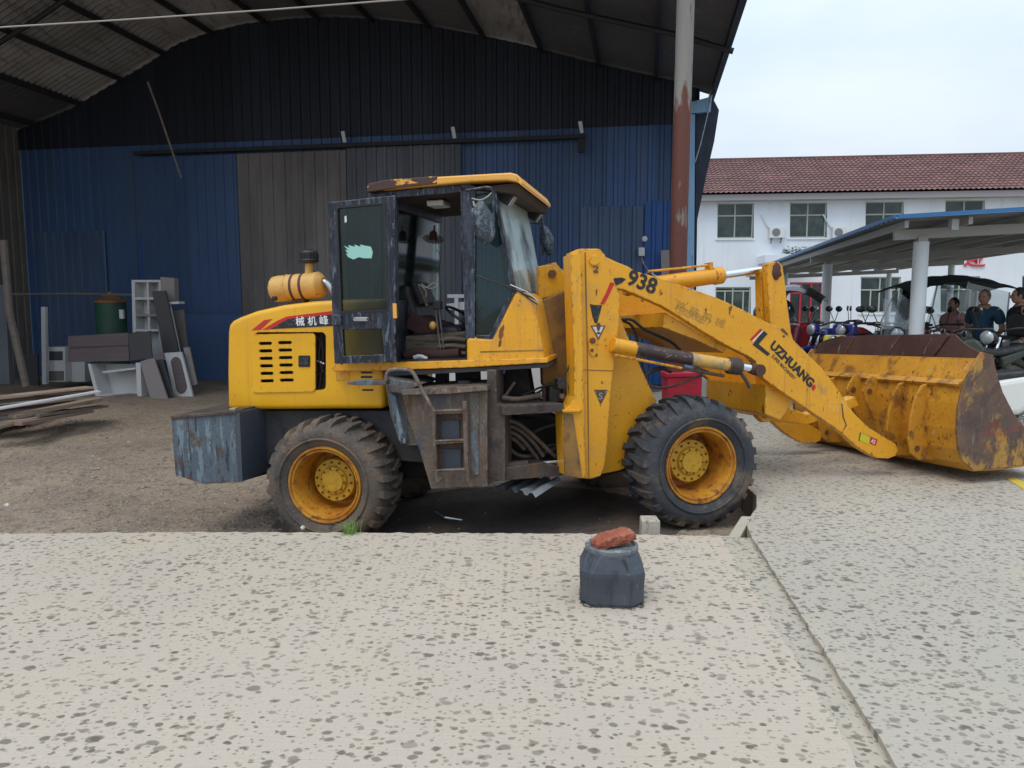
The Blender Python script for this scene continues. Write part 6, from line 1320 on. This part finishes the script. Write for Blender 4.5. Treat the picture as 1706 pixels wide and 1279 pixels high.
# ------------------------------------------------------------------ motorbikes
def mbike(px, Y, ang, label, paint, style='bike', seat='seat', extra=(), sc=1.08, cat='motorcycle', base=.15):
    """ang: heading in degrees, 0 = front wheel toward +X"""
    x = yp(px, 520, Y).x
    r = empty('scooter' if style == 'scooter' else 'motorcycle', (x, Y, 0), R(ang), label, cat, 'vehicles parked under the carport'); r.location.z = base; r.scale = (sc, sc, sc)
    def add(mb, name, mat, par=r, **k): return mb.build(name, M[mat], par, **k)
    wr = .30 if style == 'bike' else .23; wb = 1.24 if style == 'bike' else 1.2
    for xx, nm in ((wb / 2, 'front_wheel'), (-wb / 2, 'rear_wheel')):
        t = add(MB().lathe([(-.035, wr * .78), (-.045, wr * .9), (-.025, wr), (.025, wr), (.045, wr * .9), (.035, wr * .78)], (xx, 0, wr), (0, 1, 0), 24, closed=True), nm, 'tyre', smooth=True)
        q = MB().lathe([(-.03, wr * .78), (-.02, wr * .70), (.02, wr * .70), (.03, wr * .78)], (xx, 0, wr), (0, 1, 0), 20, closed=True)
        for k in range(5):
            a = 6.2832 * k / 5; q.bar((xx, 0, wr), (xx + wr * .72 * math.cos(a), 0, wr + wr * .72 * math.sin(a)), .025, .03, (0, 1, 0))
        q.build('rim', M['c_silver'], t)
    hz = 1.02
    for sd in (-1, 1): add(MB().tube([(wb / 2, .07 * sd, wr), (wb / 2 - .25, .07 * sd, hz - .1)], .018, 8), 'fork', 'chrome', smooth=True)
    hb = add(MB().tube(arc_smooth([(wb / 2 - .42, -.34, hz + .02), (wb / 2 - .28, -.2, hz + .02), (wb / 2 - .26, 0, hz - .06), (wb / 2 - .28, .2, hz + .02), (wb / 2 - .42, .34, hz + .02)], 2), .013, 8), 'handlebar', 'black', smooth=True)
    for sd in (-1, 1):
        add(MB().tube([(wb / 2 - .42, .34 * sd, hz + .02), (wb / 2 - .49, .40 * sd, hz + .02)], .018, 8), 'grip', 'black', hb)
        m = add(MB().tube([(wb / 2 - .33, .25 * sd, hz + .02), (wb / 2 - .32, .32 * sd, hz + .18)], .006, 6), 'mirror_stalk', 'black', hb)
        add(MB().ell((wb / 2 - .31, .34 * sd, hz + .23), (.018, .065, .048), 12, 8), 'mirror_shell', 'c_black', m, smooth=True); add(MB().ell((wb / 2 - .322, .34 * sd, hz + .23), (.010, .058, .042), 12, 8), 'mirror_face', 'mirror', m, smooth=True)
    hl = add(MB().ell((wb / 2 - .16, 0, hz - .10), (.09, .10, .10), 14, 10), 'headlight', paint if style == 'bike' else 'black', smooth=True); add(MB().ell((wb / 2 - .10, 0, hz - .10), (.04, .085, .085), 12, 8), 'lens', 'lens', hl, smooth=True)
    def rounded(pts, hw, name, mat, par=r, bv=.04):
        F_ = Frame((0, 0, 0), 0); return MB().prism(F_, -hw, hw, pts).build(name, M[mat], par, bevel=bv, seg=3)
    if style == 'bike':
        rounded([(.36, .80), (.30, .92), (.10, .95), (-.08, .84), (-.10, .72), (.30, .70)], .13, 'fuel_tank', paint, bv=.06)
        rounded([(-.04, .82), (-.30, .78), (-.62, .83), (-.78, .86), (-.74, .76), (-.30, .70), (-.06, .72)], .12, 'seat', seat)
        rounded([(-.35, .70), (-.85, .82), (-.92, .76), (-.60, .62), (-.40, .55)], .10, 'tail_fairing', paint)
        rounded([(.28, .62), (.20, .28), (-.12, .26), (-.18, .60)], .13, 'engine', 'c_silver', bv=.03)
        rounded([(.30, .70), (.42, .58), (.25, .42), (.12, .50), (.0, .68)], .15, 'side_fairing', paint)
    else:
        rounded([(.55, .38), (.42, 1.0), (.34, 1.04), (.30, .95), (.38, .42), (.32, .30), (.5, .28)], .19, 'front_shield', paint, bv=.06)
        rounded([(.36, .26), (.36, .34), (-.20, .34), (-.20, .22)], .16, 'footboard', 'black', bv=.02)
        rounded([(-.12, .30), (-.10, .72), (-.45, .80), (-.85, .78), (-.90, .62), (-.62, .50), (-.40, .34)], .17, 'body_shell', paint, bv=.07)
        rounded([(-.08, .72), (-.06, .80), (-.40, .84), (-.82, .86), (-.84, .77), (-.4, .76)], .15, 'seat', seat, bv=.03)
    rounded([(wb / 2 + .22, wr + .16), (wb / 2 + .1, wr * 2 + .04), (wb / 2 - .12, wr * 2 + .07), (wb / 2 - .2, wr * 2), (wb / 2 + .1, wr * 2 - .02)], .06, 'front_mudguard', paint, bv=.02)
    rounded([(-wb / 2 - .32, wr + .18), (-wb / 2 - .1, wr * 2 + .06), (-wb / 2 + .2, wr * 2 + .05), (-wb / 2, wr * 2)], .07, 'rear_mudguard', 'black', bv=.02)
    add(MB().tube([(.15, -.13, .32), (-.2, -.15, .22), (-.5, -.17, .28), (-.85, -.17, .38)], [.02, .025, .045, .05], 10), 'exhaust', 'chrome', smooth=True)
    add(MB().tube([(0, .0, .3), (.05, .18, .02)], .012, 6), 'stand', 'black')
    add(MB().ell((-.93, 0, .74), (.03, .08, .04), 10, 6), 'tail_light', 'c_red', smooth=True)
    for ex in extra:
        if ex == 'windshield':
            F_ = Frame((0, 0, 0), 0); add(MB().prism(F_, -.2, .2, [(.42, .98), (.44, .98), (.28, 1.4), (.26, 1.4)]), 'windshield', 'clear_plastic')
        if ex == 'box': b_ = rounded([(-.72, .92), (-.72, 1.2), (-1.05, 1.2), (-1.08, .92)], .19, 'top_box', 'black', bv=.05); 
        if ex == 'basket':
            q = MB()
            for zz in (.86, .96, 1.06): q.tube([(.62, -.16, zz), (.62, .16, zz), (.86, .18, zz), (.86, -.18, zz)], .006, 5, True)
            for k in range(8): q.tube([(.62 + .24 * (k % 2), -.16 + .045 * k, .84), (.62 + .26 * (k % 2), -.16 + .045 * k, 1.08)], .004, 4)
            add(q, 'basket', 'c_silver')
        if ex == 'cover':
            q = MB().ell((.25, 0, .95), (.36, .30, .5), 18, 14)
            for v in q.v:
                d = mnoise.noise(v * 5); v += Vector((d * .1, d * .1, d * .05))
            add(q, 'rain_cover', 'bag', smooth=True)
        if ex == 'umbrella':
            F_ = Frame((0, 0, 0), 0); q = MB(); vs = []; 
            for i in range(9):
                for k in range(7):
                    u = i / 8 * 2 - 1; v = k / 6 * 2 - 1; vs.append((-.05 + u * .5, v * .45, 1.66 - .22 * u * u - .12 * v * v))
            q.add(vs + [(a, b, c + .012) for a, b, c in vs], [(i * 7 + k, i * 7 + k + 1, (i + 1) * 7 + k + 1, (i + 1) * 7 + k) for i in range(8) for k in range(6)] + [(63 + i * 7 + k, 63 + i * 7 + k + 1, 63 + (i + 1) * 7 + k + 1, 63 + (i + 1) * 7 + k) for i in range(8) for k in range(6)])
            add(q, 'umbrella_canopy', 'canopy' if style != 'scooter' else 'c_black'); add(MB().tube([(.35, 0, .95), (-.0, 0, 1.64)], .014, 6), 'umbrella_pole', 'steel')
    return r
mbike(1318, 14.5, 150, 'dark scooter under a black umbrella with a grey rain cover, behind the bell crank', 'c_blue', 'scooter', extra=('umbrella', 'cover'))
mbike(1312, 13.6, 20, 'red scooter parked low beside the grey covered one', 'c_red', 'scooter')
mbike(1352, 13.0, 200, 'maroon scooter half hidden behind the second white post', 'c_maroon', 'scooter')
mbike(1392, 13.2, 205, 'blue motorcycle with tall mirrors just right of the second white post', 'c_blue')
mbike(1404, 12.3, 230, 'bright yellow scooter right of the second white post', 'c_yellow', 'scooter', sc=.92)
mbike(1432, 12.9, 215, 'deep blue scooter leaning behind the yellow one', 'c_blue', 'scooter')
mbike(1448, 13.7, 160, 'red motorcycle parked in the middle of the row', 'c_red')
mbike(1472, 12.2, 250, 'black motorcycle with silver front basket left of the thick white post', 'c_black', extra=('basket',))
mbike(1500, 11.6, 240, 'dark scooter with clear windshield just left of the thick white post', 'c_green', 'scooter', extra=('windshield',))
mbike(1622, 9.9, 196, 'dark green motorcycle with round mirrors in front of the two men', 'c_green', extra=('box',), sc=1.08)
mbike(1690, 10.3, 206, 'black motorcycle at the right edge behind the dark green one', 'c_black')
mbike(1636, 8.7, 168, 'white scooter with black seat at the right edge beside the bucket', 'c_white', 'scooter', 'seat', sc=1.0, base=0)
mbike(1590, 12.0, 185, 'maroon and black motorcycle parked in front of the canopied tricycle', 'c_maroon')
# canopied tricycle
tr = empty('canopied_tricycle', (yp(1575, 520, 12.9).x, 12.9, .15), R(186), 'three wheeled electric cart with dark green cloth canopy and clear side curtains', 'tricycle')
def cell(x0, x1, z0, z1, hw, nm, mt, bv=.05, par=tr): return MB().prism(Frame((0, 0, 0), 0), -hw, hw, [(x0, z0), (x1, z0), (x1, z1), (x0, z1)]).build(nm, M[mt], par, bevel=bv, seg=2)
for (x_, y_) in ((.78, 0), (-.5, .38), (-.5, -.38)): 
    t_ = MB().lathe([(-.05, .2), (-.05, .24), (.05, .24), (.05, .2)], (x_, y_, .24), (0, 1, 0), 20, closed=True).build('wheel', M['tyre'], tr); MB().lathe([(-.04, .2), (.04, .2)], (x_, y_, .24), (0, 1, 0), 16).build('rim', M['c_silver'], t_)
cell(-.85, .3, .3, .5, .42, 'floor', 'c_green'); cell(-.85, -.2, .5, .82, .38, 'rear_body', 'c_maroon'); cell(-.75, -.2, .82, .9, .34, 'seat', 'seat'); cell(.55, .72, .3, 1.0, .26, 'front_shield', 'c_green')
cell(-.28, -.18, .85, 1.25, .3, 'seat_back', 'seat', .04)
for sd in (-1, 1):
    MB().tube([(.72, .32 * sd, .9), (.98, .36 * sd, 1.0), (.62, .38 * sd, 1.76)], .014, 6).build('canopy_post', M['c_silver'], tr); MB().tube([(-.8, .38 * sd, .7), (-.84, .38 * sd, 1.62)], .014, 6).build('canopy_post', M['c_silver'], tr)
    MB().tube([(.1, .38 * sd, .6), (-.1, .38 * sd, 1.8)], .012, 6).build('canopy_post', M['c_silver'], tr)
    MB().prism(Frame((0, 0, 0), 0), .39 * sd, .395 * sd, [(-.82, .8), (-.1, .7), (.1, 1.0), (-.08, 1.78), (-.84, 1.62)]).build('side_curtain', M['clear_plastic'], tr)
vs = []
for i in range(13):
    for k in range(7):
        u = i / 12 * 2 - 1; v = k / 6 * 2 - 1; vs.append((-.05 + u * 1.02, v * .5, 1.92 - .20 * abs(u) ** 1.6 - .10 * abs(v) ** 2 + .015 * math.sin(i * 2.6)))
nv = len(vs); vs += [(a, b, c - .01) for a, b, c in vs]
MB().add(vs, [(i * 7 + k, i * 7 + k + 1, (i + 1) * 7 + k + 1, (i + 1) * 7 + k) for i in range(12) for k in range(6)] + [(nv + i * 7 + k, nv + i * 7 + k + 1, nv + (i + 1) * 7 + k + 1, nv + (i + 1) * 7 + k) for i in range(12) for k in range(6)]).build('canopy', M['canopy'], tr, smooth=True)
MB().prism(Frame((0, 0, 0), 0), -.3, .3, [(.74, .95), (.75, .95), (.64, 1.7), (.63, 1.7)]).build('windshield', M['clear_plastic'], tr)
MB().tube([(.5, -.3, 1.0), (.56, 0, 1.04), (.5, .3, 1.0)], .014, 6).build('handlebar', M['black'], tr)

# ------------------------------------------------------------------ people
def skin_mesh(name, verts, edges, radii, mat, parent, sub=2, extra=None):
    me = bpy.data.meshes.new(name); me.from_pydata(verts, edges, []); o = bpy.data.objects.new(name, me); col.objects.link(o)
    o.modifiers.new('skin', 'SKIN')
    for i, r_ in enumerate(radii):
        d = me.skin_vertices[0].data[i]; d.radius = (r_, r_) if not isinstance(r_, tuple) else r_; d.use_root = (i == 0)
    s_ = o.modifiers.new('sub', 'SUBSURF'); s_.levels = sub; s_.render_levels = sub
    dg = bpy.context.evaluated_depsgraph_get(); m2 = bpy.data.meshes.new_from_object(o.evaluated_get(dg)); o.modifiers.clear(); o.data = m2; m2.materials.clear(); m2.materials.append(mat)
    for p in m2.polygons: p.use_smooth = True
    if extra:
        bm = bmesh.new(); bm.from_mesh(m2); k = len(bm.verts); nv_ = [bm.verts.new(v) for v in extra.v]
        for f in extra.f:
            try: bm.faces.new([nv_[i] for i in f])
            except ValueError: pass
        bm.to_mesh(m2); bm.free()
        for p in m2.polygons: p.use_smooth = True
    return attach(o, parent)
def person(px, Y, ang, label, shirt, hair, h=1.70, arms='down', seated=False, hairy=1., base=0.):
    x = yp(px, 520, Y).x; r = empty('person', (x, Y, base), R(ang), label, 'person')      # faces local +X
    k = h / 1.70; dz = 0
    hipz, shz, nz_, hdz = .90, 1.40, 1.47, 1.585
    J = {}
    V = [(0, 0, hipz), (.0, 0, 1.08), (.02, 0, 1.28), (.0, 0, 1.42), (.015, 0, 1.50)]; Rr = [(.15, .12), (.145, .11), (.165, .115), (.10, .09), (.05, .05)]
    Rr = [.115, .105, .115, .06, .05]; E = [(0, 1), (1, 2), (2, 3), (3, 4)]
    def chain(start, pts, rad):
        p = start
        for q, rr_ in zip(pts, rad): V.append(q); Rr.append(rr_); E.append((p, len(V) - 1)); p = len(V) - 1
        return p
    hands = []
    for sd in (-1, 1):
        if arms == 'down': pts = [(0, .175 * sd, 1.39), (-.03, .225 * sd, 1.12), (.03, .235 * sd, .88), (.05, .23 * sd, .80)]
        elif arms == 'back': pts = [(0, .175 * sd, 1.39), (-.06, .25 * sd, 1.12), (-.14, .12 * sd, .95), (-.15, .05 * sd, .93)]
        else: pts = [(0, .165 * sd, 1.39), (.06, .215 * sd, 1.14), (.27, .17 * sd, 1.10), (.34, .15 * sd, 1.12)]
        e = chain(3, pts, [.055, .045, .032, .030]); hands.append((e, pts[-1], pts[-2], sd))
    for sd in (-1, 1):
        if seated: pts = [(.05, .10 * sd, .86), (.42, .12 * sd, .84), (.46, .12 * sd, .44), (.56, .12 * sd, .40)]
        else: pts = [(0, .09 * sd, .84), (.01, .10 * sd, .48), (-.02, .10 * sd, .08), (.12, .11 * sd, .04)]
        chain(0, pts, [.085, .058, .042, .035])
    ex = MB()
    hd = Vector((.03, 0, hdz)); ex.ell(hd, (.092, .075, .115), 20, 16); ex.ell(hd + Vector((.03, 0, -.045)), (.055, .055, .065), 14, 10)
    ex.ell(hd + Vector((.098, 0, -.012)), (.018, .014, .028), 8, 6)
    for sd in (-1, 1): ex.ell(hd + Vector((0, .077 * sd, -.005)), (.02, .010, .032), 8, 6)
    for (e, p, pp, sd) in hands:
        p = Vector(p); d = (p - Vector(pp)).normalized(); sdv = Vector((0, 1, 0)).cross(d).normalized() if abs(d.y) < .9 else Vector((1, 0, 0))
        for f_ in range(4):
            o_ = sdv * (.012 * (f_ - 1.5) * 1.6); L_ = (.075, .085, .08, .062)[f_]
            ex.tube([p + o_ + d * .02, p + o_ + d * (.03 + L_ * .5), p + o_ + d * (.03 + L_ * .85) + Vector((.012, -.01 * sd, 0))], [.0095, .0085, .007], 6)
        ex.tube([p + sdv * .025, p + sdv * .045 + d * .03, p + sdv * .045 + d * .055], [.011, .010, .008], 6)
    V = [tuple(c * k for c in v) for v in V]; Rr = [q * k for q in Rr]
    for v in ex.v: v *= k
    skin_mesh('body', V, E, Rr, M['skin'], r, 2, ex)
    hd *= k
    # face marks
    for sd in (-1, 1): MB().ell(hd + Vector((.082, .03 * sd, .012)) * k, (.010, .014, .007), 8, 6).build('eye', M['hair'], r)
    MB().ell(hd + Vector((.082, 0, -.055)) * k, (.010, .024, .005), 8, 6).build('mouth', M['c_maroon'], r)
    hm = MB().ell(hd + Vector((-.014, 0, .022)) * k, (.094 * k, .083 * k, .108 * k), 20, 14)
    hm.v = [v if (v.x < hd.x + .045 and v.z > hd.z - .06 + (v.x - hd.x) * .8) else hd + (v - hd) * .82 for v in hm.v]
    for v in hm.v: v += (v - hd).normalized() * mnoise.noise(v * 30) * .006
    hm.build('hair', M[hair], r, smooth=True)
    # clothes: shirt with short sleeves, trousers
    SV = [(0, 0, hipz - .02), (0, 0, 1.08), (.02, 0, 1.28), (0, 0, 1.43)]; SR = [.16, .155, .165, .115]; SE = [(0, 1), (1, 2), (2, 3)]
    for sd in (-1, 1):
        p1 = {'down': (-.02, .212 * sd, 1.19), 'back': (-.05, .235 * sd, 1.17), 'fwd': (.04, .205 * sd, 1.2)}[arms]; SV.append((0, .175 * sd, 1.39)); SR.append(.098); SE.append((3, len(SV) - 1)); SV.append(p1); SR.append(.08); SE.append((len(SV) - 2, len(SV) - 1))
    skin_mesh('shirt', [tuple(c * k for c in v) for v in SV], SE, [q * k for q in SR], M[shirt], r)
    TV = [(0, 0, hipz - .0)]; TR = [.152]; TE = []
    for sd in (-1, 1):
        if seated: pts = [(.05, .10 * sd, .86), (.42, .12 * sd, .84), (.46, .12 * sd, .46)]
        else: pts = [(0, .09 * sd, .82), (.01, .10 * sd, .48), (-.02, .10 * sd, .10)]
        p = 0
        for q, rr_ in zip(pts, (.10, .075, .06)): TV.append(q); TR.append(rr_); TE.append((p, len(TV) - 1)); p = len(TV) - 1
    skin_mesh('trousers', [tuple(c * k for c in v) for v in TV], TE, [q * k for q in TR], M['trousers'], r)
    return r
person(1640, 11.4, 215, 'grey haired man in a teal blue shirt with hands behind him', 'teal', 'hair_grey', 1.64, 'back', base=.15)
person(1699, 10.9, 165, 'man in a black t-shirt at the right edge, turned towards the man in teal', 'dark_shirt', 'hair', 1.66, 'down', base=.15)
person(1590, 12.7, 195, 'dark haired person in a pink top seated under the green canopy', 'pink', 'hair', 1.60, 'fwd', True, base=.08)
